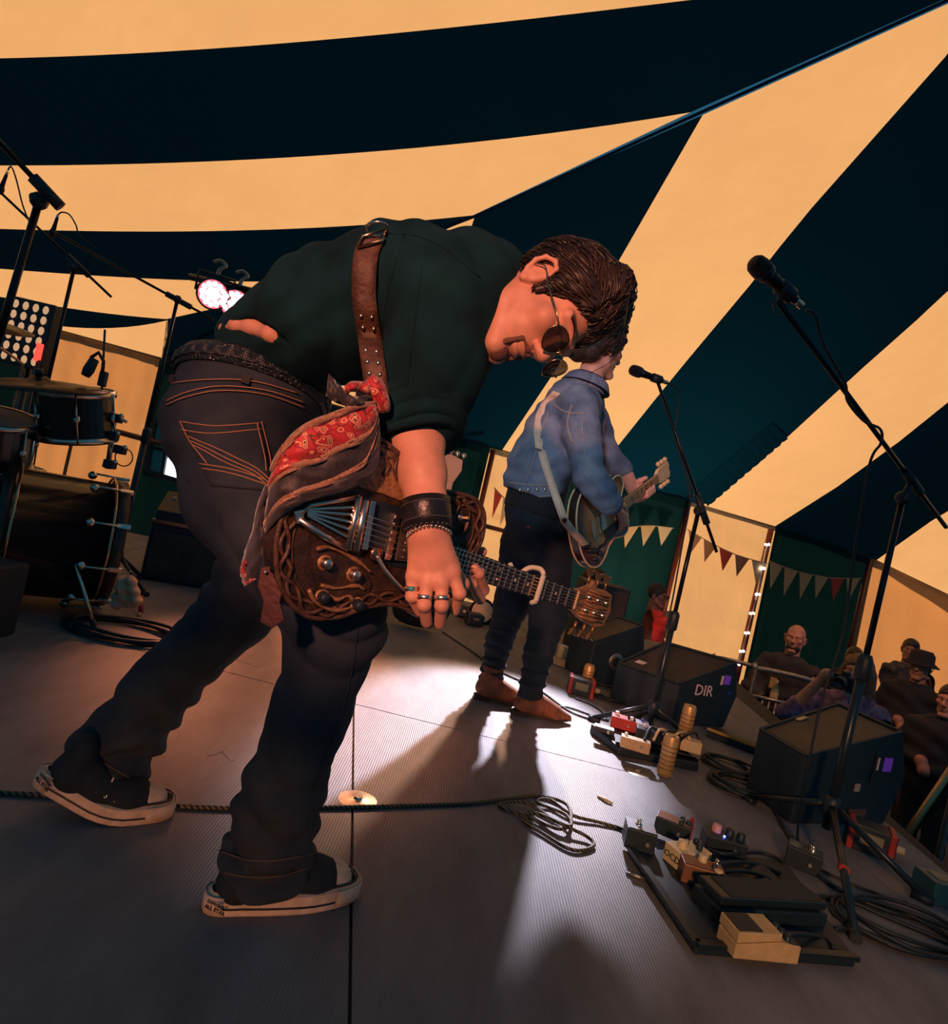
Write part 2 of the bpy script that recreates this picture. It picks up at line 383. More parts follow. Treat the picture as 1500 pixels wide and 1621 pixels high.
# fan of panels right of the seam (top end on the seam, bottom end on the eave)
B = [[(264, 505), (255, 572)], [(540, 444), (440, 560), (400, 612)], [(752, 341), (744, 364), (690, 530), (640, 672)],
     [(1112, 182), (975, 420), (890, 570), (795, 712)],
     [(1590, -35), (1500, 85), (1257, 360), (1202, 433), (1060, 603), (980, 703), (935, 758)],
     [(2150, -220), (1500, 464), (1396, 554), (1306, 637), (1188, 745), (1110, 802)],
     [(2500, -60), (1500, 635), (1413, 707), (1327, 769), (1264, 814), (1225, 834)],
     [(2600, 200), (1500, 806), (1396, 880), (1385, 888)],
     [(2700, 420), (1560, 958), (1540, 966)], [(2800, 640), (1760, 1055)]]
bc = [NAVY, CREAM, NAVY, CREAM, NAVY, CREAM, NAVY, CREAM, NAVY]
def along(pts, n):
    p = np.array(pts, float); d = np.r_[0, np.cumsum(np.hypot(*np.diff(p, axis=0).T))]; d /= d[-1]
    t = np.linspace(0, 1, n); return np.stack([np.interp(t, d, p[:, 0]), np.interp(t, d, p[:, 1])], 1)
for i in range(len(B)-1):
    a = along(B[i], 14); b = along(B[i+1], 14)
    rows = [[roof(*(a[j]*(1-t)+b[j]*t)) for j in range(14)] for t in np.linspace(0, 1, 6)]
    MB().grid(rows).build('canvas_panel', bc[i], ceil_, world=False)
# gathered valance hanging along the third navy stripe
rows = []
for j in range(61):
    t = j/60; top = roof(1222-124*t, 668+104*t); bot = roof(1246-126*t, 692+108*t); w_ = .008*math.sin(j*1.15)+.005*math.sin(j*2.3+1)
    sg = 1 if RN.z > 0 else -1; rows.append([top-RN*(sg*.008), (top+bot)/2-RN*(sg*(.022+w_)), bot-RN*(sg*(.020+w_*1.2))])
MB().grid(rows).build('gathered_valance', NAVY, ceil_, world=False)
# back wall: alternating cloths hanging from the eave
wall = MB().tube([wallp(-420, 385), wallp(262, 572), wallp(770, 708), wallp(1115, 801), wallp(1230, 836), wallp(1385, 888), wallp(1540, 962), wallp(1760, 1055)], .028, 8).build('wall_back', mat('eave_pole', (.05, .028, .02), .6))
tag(wall, 'back wall of the tent made of hanging cream and green cloths', None, kind='structure')
def wallpanel(x0, y0, x1, y1, m, amp=.05, fr=9, name='wall_cloth', d=0.0):
    a = wallp(x0, y0, d); b = wallp(x1, y1, d); e_ = (b-a).normalized()*.05; sl_ = (b.z-a.z)/(b-a).length; a, b = a-e_, b+e_; n = 40; rows = []
    for i in range(11):
        s = i/10; row = []
        for j in range(n+1):
            t = j/n; top = a*(1-t)+b*t; z = top.z*(1-s)+(-1.2)*s
            wv = amp*(math.sin(t*fr*2+s*1.6)+.5*math.sin(t*fr*4.3+2-s*2.2))*(.25+.75*s)
            row.append(V((top.x, top.y, z))-WN*(wv+amp))
        rows.append(row)
    return MB().grid(rows).build(name, m, wall, world=False)
wallpanel(-420, 385, 88, 522, GREEN, d=.02)
wallpanel(88, 522, 262, 572, CREAM_DIM, .02, d=.02)
wallpanel(262, 572, 768, 707, GREEN, .07, 12, d=.02)
wallpanel(768, 707, 872, 735, CREAM, .02, 4, d=.02)
wallpanel(872, 735, 1086, 793, GREEN, .08, 8, d=.02)
wallpanel(1086, 793, 1226, 835, CREAM, .015, 3, d=.02)
wallpanel(1226, 835, 1376, 884, GREEN, .06, 6, d=.02)
wallpanel(1376, 884, 1548, 966, CREAM_DIM, .05, 4, d=.02)
wallpanel(1548, 966, 1760, 1055, GREEN, .06, 6, d=.02)
# horizontal rails of the wall frame that show through behind the guitarists and the drums
for x0, y0, x1, y1 in ((742, 826, 880, 862), (180, 682, 320, 720)):
    MB().cyl(wallp(x0, y0, .2), wallp(x1, y1, .2), .03, n=8).build('wall_rail', mat('brown_pole', (.10, .04, .025), .5), wall, world=False)
def pole(x, y, m, label, grp=None, r=.035, d=.22):
    p = wallp(x, y, d); o = thing('tent_pole', label, 'pole', (p.x, p.y, -1.2), group=grp)
    MB().cyl((0, 0, 0), (0, 0, p.z+1.2), r, n=10).build('pole_shaft', m, o, world=False)
    MB().box((0, 0, .006), (.2, .2, .012)).build('foot_plate', m, o, world=False); return o
RP = mat('dark_red_pole', (.20, .03, .02), .45)
pole(1220, 838, RP, 'dark red tent pole with a string of white fairy lights beside it', r=.045)
pole(1376, 886, RP, 'dark red tent pole between the green cloth and the far cream cloth with the crowd')
pole(1090, 798, RP, 'dark red tent pole behind the man in the red top')
pole(781, 712, RP, d=.30, label='dark red tent pole behind the denim jacket guitarist')
# fairy lights along the red pole
fl = thing('fairy_lights', 'string of small white fairy lights running down beside a red tent pole', 'lights', wallp(1190, 1070, .3))
fp = [(1214, 862), (1207, 900), (1199, 941), (1190, 971), (1182, 1002), (1174, 1031), (1167, 1052)]
MB().tube([wallp(x, y, .3) for x, y in fp], .006, 6).build('cord', mat('white_cord', (.75, .72, .68), .5), fl)
BULB = mat('fairy_bulb', (1, .95, .9), .3, emit=5.0, ecol=(1, .92, .86))
for x, y in fp:
    for dx in (-2.5, 2.5): MB().ball(wallp(x+dx, y, .3), .022, 8).build('bulb', BULB, fl)
MB().bar(wallp(1212, 868, .29), wallp(1196, 950, .29), .05, .01).build('tape_strip', mat('white_tape', (.75, .7, .68), .6), fl)
# bunting: pennant strings
FC = [mat('pennant_tan', (.62, .40, .20), .8), mat('pennant_red', (.60, .06, .04), .8), mat('pennant_cream', (.74, .52, .30), .8), mat('pennant_rust', (.48, .20, .09), .8)]
def bunting(pts, label, seq, d=.28, hw=15, ln=40):
    base = wallp(*pts[0], d); o = thing('bunting', label, 'bunting', base)
    line = catmull([wallp(x, y, d) for x, y in pts], 8); MB().tube(line, .008, 5).build('cord', mat('bunting_cord', (.55, .36, .2), .8), o)
    L = along(pts, len(seq)*2+1)
    for i, s in enumerate(seq):
        c = L[2*i+1]; a = L[2*i]; b = L[2*i+2]; a = c+(a-c)*.86; b = c+(b-c)*.86; k = .9+.2*random.random()
        tip = (c[0]-ln*.225*k+3*random.uniform(-1, 1), c[1]+ln*k)
        pa, pb, pt = wallp(*a, d), wallp(*b, d), wallp(*tip, d-.03)
        mb = MB().add([pa, pb, pt, pa-WN*.004, pb-WN*.004, pt-WN*.004], [(0, 1, 2), (5, 4, 3), (0, 3, 4, 1), (1, 4, 5, 2), (2, 5, 3, 0)]); mb.build('pennant', FC[s], o)
bunting([(958, 838), (1000, 834), (1030, 832), (1066, 836)], 'pennant bunting across the green cloth below the sunburst guitar', [1, 0, 0, 2], ln=32)
bunting([(1088, 838), (1130, 862), (1170, 880), (1214, 892)], 'red and rust pennant bunting across the bright cream cloth', [3, 3, 1, 3, 2], ln=34)
bunting([(1217, 888), (1260, 904), (1310, 914), (1362, 916)], 'tan pennant bunting with one red flag across the dark green cloth behind the bald man', [0, 0, 0, 0, 1, 0], ln=38)
bunting([(782, 772), (800, 790), (826, 808)], 'short bunting with a red and a pink pennant behind the denim jacket guitarist', [1, 2, 1], ln=40, d=.3)
# daylight gap with window bars behind the drums
win = MB(); wq = [(244, 668), (300, 684), (286, 762), (232, 746)]; wf = [wallp(x, y, .1) for x, y in wq]
win.add(wf, [(0, 1, 2, 3)]); wo = win.build('window_1', mat('daylight_pane', (.9, .93, 1), .5, emit=2.2, ecol=(.82, .9, 1)))
tag(wo, 'bright daylight opening with dark bars behind the drum kit', None, kind='structure')
fm = mat('dark_bar', (.02, .02, .025), .5)
for a, b in (((0, 1)), ((1, 2)), ((2, 3)), ((3, 0))): MB().bar(wf[a]-WN*.03, wf[b]-WN*.03, .05, .05).build('window_bar', fm, wo, world=False)
MB().bar((wf[0]+wf[3])/2-WN*.03, (wf[1]+wf[2])/2-WN*.03, .035, .035).build('window_bar', fm, wo, world=False)
MB().bar(wf[0]*.55+wf[1]*.45-WN*.03, wf[3]*.55+wf[2]*.45-WN*.03, .035, .035).build('window_bar', fm, wo, world=False)
# ------------------------------------------------------------------ ground and stage
gm = mat('trodden_grass', (.030, .032, .022), .95, var=.5, vs=3, bump=.6, bs=30)
g_ = MB().grid([[V((x, y, -1.2)) for x in np.linspace(-25, 25, 6)] for y in np.linspace(-12, 30, 6)], flip=False).build('floor', gm); tag(g_, 'trodden ground of the tent', None, kind='structure')
st = [(-7, -2.5), (1.45, -2.5), (1.80, 1.2), (2.42, 5.2), (2.45, 6.4), (-1.0, 6.0), (-4.6, 5.2), (-7, 4.4)]
stm = mat('stage_edge', (.03, .028, .03), .8)
stage = MB().prism(st, -1.2, -.012).build('floor_stage', stm); tag(stage, 'raised stage platform', None, kind='structure')
def floor_mat():
    m = mat('stage_mat', (.20, .18, .18), .62, spec=.4); nt = m.node_tree; L = nt.links.new; b = nt.nodes['Principled BSDF']
    tc = nt.nodes.new('ShaderNodeTexCoord')
    n = nt.nodes.new('ShaderNodeTexNoise'); n.inputs['Scale'].default_value = 2.4; n.inputs['Detail'].default_value = 8; n.inputs['Roughness'].default_value = .65
    mp = nt.nodes.new('ShaderNodeMapping'); mp.inputs['Scale'].default_value = (2.5, .9, 1); mp.inputs['Rotation'].default_value = (0, 0, .5)
    L(tc.outputs['Object'], mp.inputs['Vector']); L(mp.outputs['Vector'], n.inputs['Vector'])
    rp = nt.nodes.new('ShaderNodeValToRGB'); rp.color_ramp.elements[0].position = .3; rp.color_ramp.elements[1].position = .72
    rp.color_ramp.elements[0].color = (.125, .112, .115, 1); rp.color_ramp.elements[1].color = (.235, .215, .215, 1)
    L(n.outputs['Fac'], rp.inputs['Fac']); L(rp.outputs['Color'], b.inputs['Base Color'])
    wv = nt.nodes.new('ShaderNodeTexWave'); wv.inputs['Scale'].default_value = 42; wv.inputs['Distortion'].default_value = .4; wv.bands_direction = 'X'
    L(tc.outputs['Object'], wv.inputs['Vector'])
    n3 = nt.nodes.new('ShaderNodeTexNoise'); n3.inputs['Scale'].default_value = 260; L(tc.outputs['Object'], n3.inputs['Vector'])
    ad = nt.nodes.new('ShaderNodeMath'); L(wv.outputs['Fac'], ad.inputs[0]); L(n3.outputs['Fac'], ad.inputs[1])
    bp = nt.nodes.new('ShaderNodeBump'); bp.inputs['Strength'].default_value = .3; bp.inputs['Distance'].default_value = .003; L(ad.outputs['Value'], bp.inputs['Height']); L(bp.outputs['Normal'], b.inputs['Normal'])
    return m
FM_ = floor_mat()
# deck sheets laid edge to edge on the platform
o0 = V((-.297, 2.54, 0)); a1 = V((-.187, .982, 0)); a2 = V((.9988, -.05, 0)); W1, W2 = 2.44, 1.75
def inside(p, poly):
    c = False
    for i in range(len(poly)):
        (x1, y1), (x2, y2) = poly[i-1], poly[i]
        if (y1 > p.y) != (y2 > p.y) and p.x < (x2-x1)*(p.y-y1)/(y2-y1)+x1: c = not c
    return c
def clip_poly(poly, clip):
    out = poly
    for i in range(len(clip)):
        a = V((*clip[i-1], 0)); b = V((*clip[i], 0)); src = out; out = []
        side = lambda p: (b-a).x*(p-a).y-(b-a).y*(p-a).x
        for j in range(len(src)):
            p, q = src[j-1], src[j]; sp, sq = side(p), side(q)
            if (sp >= 0) != (sq >= 0): out.append(p+(q-p)*(sp/(sp-sq)))
            if sq >= 0: out.append(q)
        if not out: return []
    return out
for i in range(-3, 3):
    for j in range(-4, 3):
        g = .0035; c = [o0+a1*((i+.0)*W1+g)+a2*(j*W2+g), o0+a1*(i*W1+g)+a2*((j+1)*W2-g), o0+a1*((i+1)*W1-g)+a2*((j+1)*W2-g), o0+a1*((i+1)*W1-g)+a2*(j*W2+g)]
        q = clip_poly(c, st)
        if len(q) > 2: MB().prism([(p.x, p.y) for p in q], -.012, 0.0).build('deck_sheet', FM_, stage, world=False)
# chalk marks on the deck
chalk = mat('chalk', (.55, .50, .47), .9)
for lab, segs in (('faint white chalk cross on the deck between the two legs', [((362, 1040), (412, 1056)), ((378, 1030), (368, 1066))]), ('faint white chalk arrow on the deck behind the front sneaker', [((330, 1196), (352, 1189)), ((352, 1189), (368, 1204))])):
    mb = MB()
    for a, b in segs:
        a, b = G(*a), G(*b); mb.bar(a+V((0, 0, .0006)), b+V((0, 0, .0006)), .012, .001)
    tag(mb.build('chalk_mark', mat('faint_chalk', (.27, .235, .225), .9)), lab, 'mark')
# recessed metal floor socket, paper scrap and small bits
def disc(px, py, r, label):
    p = G(px, py); o = thing('floor_bolt', label, 'bolt', p, group=None)
    MB().lathe([(0, .004), (r*.28, .004), (r*.34, .002), (r*.8, .002), (r, .0005)], (0, 0, 0)).build('washer', STEEL, o, world=False)
    MB().lathe([(0, .010), (r*.2, .010), (r*.26, .004)], (0, 0, 0), n=6, smooth=False).build('bolt_head', CHROME, o, world=False)
disc(566, 1266, .055, 'round steel floor bolt beside the braided cable near the front sneaker')
disc(1010, 1223, .05, 'small steel floor bolt in front of the pedalboard with the cans')
for px, py, l, a, lab in ((957, 1268, .045, .4, 'scrap of cream paper on the deck beside the light pool'), (1008, 1390, .06, .1, 'bent wire scrap on the deck beside the black tuner pedal')):
    p = G(px, py); tag(MB().tube([p+V((-l/2, l*a, .004)), p+V((0, -.004, .007)), p+V((l/2, -l*a, .004))], [.004, .006, .003], 6).build('paper_scrap', CREAMP if py < 1300 else STEEL), lab, 'scrap')
# ------------------------------------------------------------------ people: shared head and helpers
SKIN = mat('skin', (.62, .30, .19), .55, var=.12, vs=22, bump=.06, bs=140)
LIPS = mat('lips', (.42, .13, .10), .5)
HAIR = mat('dark_brown_hair', (.028, .018, .012), .38, var=.5, vs=30, bump=.3, bs=220, stretch=(1, 4, 1))
EYEW = mat('eye_white', (.75, .7, .66), .25); EYED = mat('eye_dark', (.02, .015, .01), .15)
def add_head(S, o, X, Y, Z, s=1.0, ear=True):
    """X right, Y forward, Z up; o = middle of the head"""
    T = lambda x, y, z: o+(X*x+Y*y+Z*z)*s
    ax = (X, Y, Z)
    S.ell(T(0, -.018, .035), (.074*s, .093*s, .090*s), ax, .01)
    S.ell(T(0, .030, -.036), (.054*s, .058*s, .066*s), ax, .03*s)
    S.cap(T(-.012, .074, -.098), T(.012, .074, -.098), .017*s, k=.022*s)
    for q in (-1, 1):
        S.cap(T(q*.052, .0, -.040), T(q*.046, .012, -.068), .014*s, k=.02*s); S.cap(T(q*.046, .012, -.068), T(q*.016, .068, -.100), .013*s, k=.02*s)
        S.ell(T(q*.040, .064, -.008), (.024*s, .02*s, .02*s), ax, .02*s)
        S.cap(T(q*.012, .086, .032), T(q*.044, .070, .032), .011*s, k=.015*s)
        S.ell(T(q*.031, .096, .012), (.017*s, .012*s, .011*s), ax, .01*s, 'sub')
        S.ell(T(q*.031, .072, .012), (.013*s, .013*s, .012*s), ax, .003*s)
        S.ell(T(q*.011, .097, -.028), (.008*s, .011*s, .007*s), ax, .006*s)
        if ear:
            S.ell(T(q*.074, -.012, -.004), (.009*s, .020*s, .031*s), ax, .008*s)
            e = [T(q*.082, .006, .012), T(q*.085, -.002, .026), T(q*.088, -.018, .028), T(q*.090, -.031, .014), T(q*.088, -.031, -.004), T(q*.083, -.022, -.020), T(q*.077, -.010, -.033)]
            for a, b in zip(e[:-1], e[1:]): S.cap(a, b, .0042*s, k=.004*s)
            S.ell(T(q*.090, -.010, .000), (.010*s, .010*s, .014*s), ax, .006*s, 'sub')
            S.ell(T(q*.078, -.006, -.030), (.006*s, .007*s, .008*s), ax, .006*s)
    S.cap(T(0, .085, .026), T(0, .106, -.018), .0085*s, .0125*s, .012*s)
    S.ell(T(0, .108, -.022), (.011*s, .011*s, .010*s), ax, .006*s)
    S.ell(T(0, .083, -.052), (.024*s, .012*s, .0065*s), ax, .006*s)
    S.ell(T(0, .080, -.066), (.021*s, .013*s, .0075*s), ax, .006*s)
    S.cap(T(-.022, .098, -.0585), T(.022, .098, -.0585), .002*s, k=.004*s, op='sub')
def seam_set(tree, lines, r, name, m, parent, off=.001):
    for ln in lines: seams(tree, [ln], r, name, m, parent, off)
def bb(pts, m): a = np.array([tuple(p) for p in pts]); return a.min(0)-m, a.max(0)+m
def strands(mb, paths, r=.0014): 
    for p in paths: mb.tube(catmull(p, 5), [r*(1 if i < len(p)*4 else .5) for i in range((len(p)-1)*5+1)], 4)
# ================================================================== the bent-over guitarist
m1 = thing('person', 'bent-over guitarist in a black shirt and jeans, head bowed over a carved guitar', 'person', (-.35, 1.35, 0))
SHIRT = mat('black_shirt', (.0045, .026, .030), .95, spec=.15, var=.35, vs=9, bump=.12, bs=380)
def denim(name, c1, c2, sc_=14):
    m = mat(name, c1, .85, var=.4, vs=sc_, col2=c2, bump=.25, bs=700); return m
JEAN = denim('dark_denim', (.008, .018, .030), (.022, .034, .046))
STITCH = mat('orange_stitch', (.42, .20, .10), .8)
# head and neck
hU = V((.914, 0, .396)); hF = V((.37, -.48, -.80)).normalized(); hF = (hF-hU*hF.dot(hU)).normalized(); hR = hF.cross(hU)
hO = P(857, 490, 1.21)
lo, hi = bb([hO, P(735, 450, 1.3)], .17); S = Sdf(lo, hi, .0028); add_head(S, hO, hR, hF, hU, 1.04)
S.chain([(hO-hU*.03-hF*.015, .058), (hO-hU*.12-hF*.025, .060), (P(760, 455, 1.29), .075)], .025)
head_m = S.mesh()
# right forearm and hand, fingers closed over the strings
S = Sdf(*bb([P(600, 610, 1.24), P(750, 1010, 1.04), P(750, 1010, 1.24)], .03), .0026)
S.chain([(P(655, 640, 1.22), .050), (P(661, 700, 1.17), .047), (P(668, 750, 1.14), .041), (P(675, 800, 1.115), .034), (P(677, 838, 1.105), .031)], .02)
kn = [(654, 912, 1.118), (676, 921, 1.108), (699, 921, 1.108), (717, 906, 1.118)]
for (x, y, Y), wx in zip(kn, (664, 672, 681, 690)): S.cap(P(wx, 850, 1.11), P(x, y, Y), .0185, .0125, .022)
S.chain([(P(690, 860, 1.118), .02), (P(712, 895, 1.13), .016)], .02)
for ch in ([(653, 914, 1.115, .0112), (652, 944, 1.108, .0112), (664, 968, 1.135, .0098)],
           [(676, 923, 1.105, .0118), (671, 958, 1.095, .0118), (675, 985, 1.125, .0102)],
           [(699, 923, 1.105, .0120), (699, 959, 1.095, .0118), (696, 987, 1.125, .0102)],
           [(717, 908, 1.115, .0116), (727, 940, 1.108, .0112), (720, 966, 1.135, .0098)],
           [(712, 895, 1.14, .0145), (732, 925, 1.165, .0125), (724, 950, 1.175, .011)]):
    S.chain([(P(x, y, Y), r) for x, y, Y, r in ch], .004)
    x, y, Y, r = ch[1]; S.ell(P(x, y, Y-.004), (r*1.06, r*1.06, r*1.0), None, .004)
for (x, y, Y) in kn: S.ell(P(x, y, Y-.009), (.0105, .0085, .010), None, .012)
hand_m = S.mesh()
# left forearm and hand behind the neck of the guitar
S = Sdf(*bb([P(610, 700, 1.56), P(800, 980, 1.26)], .05), .003)
S.chain([(P(640, 770, 1.55), .046), (P(690, 860, 1.47), .038), (P(722, 918, 1.42), .030)], .02)
for x, y in ((738, 905), (744, 917), (747, 929), (746, 941)): S.cap(P(724, 920, 1.41), P(x, y, 1.375), .018, .0125, .015)
for ch in ([(738, 900, 1.375, .014), (752, 886, 1.35, .012), (763, 873, 1.325, .0105)],
           [(747, 929, 1.37, .012), (766, 934, 1.32, .011), (758, 908, 1.275, .0105), (751, 898, 1.268, .009)],
           [(746, 941, 1.37, .011), (760, 949, 1.32, .0105), (748, 926, 1.272, .010), (741, 916, 1.266, .009)]):
    S.chain([(P(x, y, Y), r) for x, y, Y, r in ch], .004)
lhand_m = S.mesh()
# trunk and legs under the clothes
S = Sdf((-.95, 1.05, .03), (.15, 1.75, 1.62), .009)
tc = [(V((-.565, 1.48, 1.02)), .085), (P(428, 552, 1.455), .082), (P(520, 500, 1.38), .112), (P(640, 470, 1.34), .118), (P(735, 462, 1.30), .09)]
S.chain(tc, .05, w=(0, 1, 0), q=1.2)
S.chain([(P(715, 470, 1.22), .07), (P(655, 640, 1.22), .05)], .03); S.chain([(P(740, 470, 1.42), .07), (P(640, 770, 1.55), .046)], .03)
S.chain([(V((-.59, 1.40, .92)), .10), (V((-.50, 1.37, .77)), .085), (P(535, 985, 1.26), .06), (P(445, 1260, 1.25), .045), (P(418, 1385, 1.29), .028)], .03)
S.chain([(V((-.57, 1.55, .92)), .10), (P(425, 880, 1.56), .075), (P(375, 965, 1.55), .06), (P(172, 1196, 1.5), .03)], .03)
S.cap(P(735, 458, 1.3), P(790, 460, 1.27), .075, .06, .03)
trunk_m = S.mesh()
v, f = join_np([head_m, hand_m, lhand_m, trunk_m]); body1 = build_np('body', v, f, SKIN, m1)
# lips, brows, stubble shade
hT = lambda x, y, z: hO+(hR*x+hF*y+hU*z)*1.04
# hair: swept back, longer on top, with loose strands
S = Sdf(*bb([hO], .17), .003); S.ell(hT(0, -.026, .052), (.089, .112, .106), (hR, hF, hU), .01)
S.cap(hT(.035, .01, .138), hT(-.035, .01, .138), .026, .026, .04)
S.cut(hT(0, .074, .086), (hF*.86-hU*.51), .006)
for q in (-1, 1):
    S.ell(hT(q*.092, -.012, -.004), (.034, .027, .037), (hR, hF, hU), .006, 'sub')
    S.cap(hT(q*.072, .020, .03), hT(q*.070, .022, -.014), .010, .005, .010)
S.disp(lambda x, y, z: .0018*np.sin(((x-hO.x)*hR.x+(y-hO.y)*hR.y+(z-hO.z)*hR.z)*260+5*np.sin(((x-hO.x)*hF.x+(y-hO.y)*hF.y+(z-hO.z)*hF.z)*30)))
v, f = S.mesh(); hair1 = build_np('hair', v, f, mat('scalp_hair', (.022, .014, .010), .5), m1); T_h = bvh(v, f)
HSTR = mat('hair_strand', (.040, .024, .015), .32, var=.6, vs=14)
mb = MB(); vi = rng.integers(0, len(v), 1500); cnt = 0
for i in vi:
    p = V(v[i]); lp = p-hO; fy = lp.dot(hF); uz = lp.dot(hU); pts = []; wav = random.uniform(0, 6)
    lift = random.uniform(.001, .006); n_ = random.randint(5, 9); front = uz > .09 and fy > .0
    for k in range(n_):
        h = T_h.find_nearest(p)
        if h[0] is None: break
        nn = h[1] if h[1].dot(h[0]-(hO+hU*.05)) > 0 else -h[1]
        pts.append(h[0]+nn*(lift*math.sin(PI*(k+.6)/(n_+.2))+.0006))
        fl = -hF*.75-hU*.45*(1 if not front else -.2)+hR*(.28*math.sin(k*.9+wav)); fl = fl-nn*fl.dot(nn)
        if fl.length < 1e-4: break
        p = h[0]+fl.normalized()*.011
    if len(pts) > 3: mb.tube(pts, [random.uniform(.0009, .0017)*(1.15-.85*k/len(pts)) for k in range(len(pts))], 4); cnt += 1
for i in range(34):   # locks falling forward over the brow and loose ends off the crown
    x0 = random.uniform(-.065, .07); l = random.uniform(.01, .05); b_ = random.uniform(-.012, .012)
    mb.tube(catmull([hT(x0*.8, .03, .150), hT(x0+b_, .065, .138), hT(x0*1.1+b_*1.6, .086, .112), hT(x0*1.1+b_*2.5, .094+random.uniform(-.004, .008), .10-l)], 4), [.0014*(1-.055*k) for k in range(13)], 4)
tag(mb.build('hair_strands', HSTR, hair1), kind='stuff')
for q in (-1, 1):
    mb = MB()
    for i in range(26):
        t = i/25; x = q*(.014+.034*t); mb.tube([hT(x, .099-.018*t, .034+.004*math.sin(t*3)), hT(x+q*.008, .099-.020*t, .038+.004*math.sin(t*3))], [.0016, .0008], 4)
    tag(mb.build('eyebrow', HAIR, m1), kind='stuff')
S = Sdf(*bb([hT(0, .07, -.08)], .06), .0028); S.ell(hT(0, .079, -.096), (.023, .017, .020), (hR, hF, hU), .01)
for q in (-1, 1): S.cap(hT(q*.006, .096, -.044), hT(q*.025, .082, -.052), .0045, .003, .004); S.cap(hT(q*.025, .082, -.052), hT(q*.022, .080, -.085), .004, .006, .006)
v, f = S.mesh(); build_np('goatee', v, f, mat('dark_stubble', (.17, .075, .05), .8, bump=.5, bs=500), m1)  # goatee; its dark tone also stands in for shade over chin and mouth
# sunglasses: thin metal frames, smoky lenses
sg = MB(); FR = mat('gold_frame', (.55, .38, .2), .25, 1.0)
glo = lambda x, y, z: hT(x*1.08, y+.005, z*1.08-.010)
def lens_pts(q, k=1.0): return [glo(q*(.034+.026*k*math.cos(a)*(1+.12*math.sin(a))), .113-.012*abs(math.cos(a)*k)*(1 if math.cos(a) > 0 else .2), .008+.022*k*math.sin(a)) for a in np.linspace(0, 2*PI, 21)[:-1]]
for q in (-1, 1): sg.tube(lens_pts(q), .0013, 5, closed=True)
sg.tube([glo(-.010, .115, .016), glo(0, .119, .019), glo(.010, .115, .016)], .0014, 5)
for q in (-1, 1): sg.tube(catmull([glo(q*.060, .104, .014), glo(q*.075, .085, .014), glo(q*.083, .03, .012), glo(q*.084, -.012, .016), glo(q*.080, -.028, .002)], 4), .0016, 5)
sgo = sg.build('sunglasses', FR, m1)
LENS = mat('smoky_lens', (.020, .012, .010), .06, spec=.8, alpha=.93)
for q in (-1, 1):
    p = lens_pts(q, .98); c = sum(p, V((0, 0, 0)))/len(p)+hF*.003; MB().add(p+[c], [(i, (i+1) % 20, 20) for i in range(20)], smooth=True).build('lens', LENS, sgo)
# ---- shirt
S = Sdf((-.85, 1.0, .90), (.10, 1.72, 1.60), .005); S0_ = S
S.chain([(V((-.565, 1.48, 1.02)), .095), (P(428, 550, 1.455), .098), (P(520, 505, 1.38), .130), (P(635, 474, 1.34), .134), (P(728, 468, 1.30), .112)], .06, w=(0, 1, 0), q=1.25)
S.ell(P(775, 462, 1.28), (.075, .10, .085), None, .05)
S.cap(P(700, 470, 1.24), P(735, 470, 1.24), .10, .095, .06)
S.chain([(P(712, 475, 1.215), .112), (P(688, 565, 1.205), .098), (P(664, 632, 1.20), .084), (P(658, 660, 1.19), .076)], .03)
S.chain([(P(740, 470, 1.42), .11), (P(690, 620, 1.5), .085), (P(645, 740, 1.54), .066)], .04)
S.cap(P(775, 500, 1.30), P(752, 575, 1.32), .055, .03, .04)
c0 = P(404, 527, 1.27); S_hem = (P(470, 560, 1.25)-P(345, 520, 1.30)).normalized()
def wr(x, y, z):
    a = .0024*np.sin(38*(x*.55+z*1.0)+5*np.sin(9*x+7*y))*np.clip((z-1.05)*3, .2, 1)
    b = .0030*(1-2*np.abs(np.sin(34*x+9*z+2.5*np.sin(9*z))))
    c = .0022*np.sin(60*z-35*x+6*np.sin(11*y+8*x)); return (a+b+c).astype(np.float32)
S.disp(wr)
v, f = S.mesh(); T0 = bvh(v, f)
# the lifted hem leaves a strip of lower back bare
pts = [cast(T0, x, y, 0) for x, y in ((352, 519), (375, 514), (400, 517), (430, 529), (458, 548))]
rr_ = [.004, .012, .017, .014, .004]
for (a, ra), (b, rb) in zip(list(zip(pts, rr_))[:-1], list(zip(pts, rr_))[1:]): S.cap(a, b, ra, rb, .003, 'sub')
v, f = S.mesh(); shirt = build_np('shirt', v, f, SHIRT, m1); T_sh = bvh(v, f)
# bare strip: skin just below the cut
mb = MB()
rows = [[P(352+106*t, (519-22*t*(1-t)*1.0+29*t*t)+dy, 1.30)+V((0, 0, 0)) for t in np.linspace(0, 1, 9)] for dy in (-9, 0, 9)]
S = Sdf(*bb(pts, .05), .004)
sr_ = [.010, .015, .018, .016, .010]
for (a, ra), (b, rb) in zip(list(zip(pts, sr_))[:-1], list(zip(pts, sr_))[1:]):
    d = (ray(405, 525)).normalized(); S.cap(a+d*.027, b+d*.027, ra, rb, .012)
vb, fb = S.mesh(); build_np('bare_back', vb, fb, SKIN, body1)
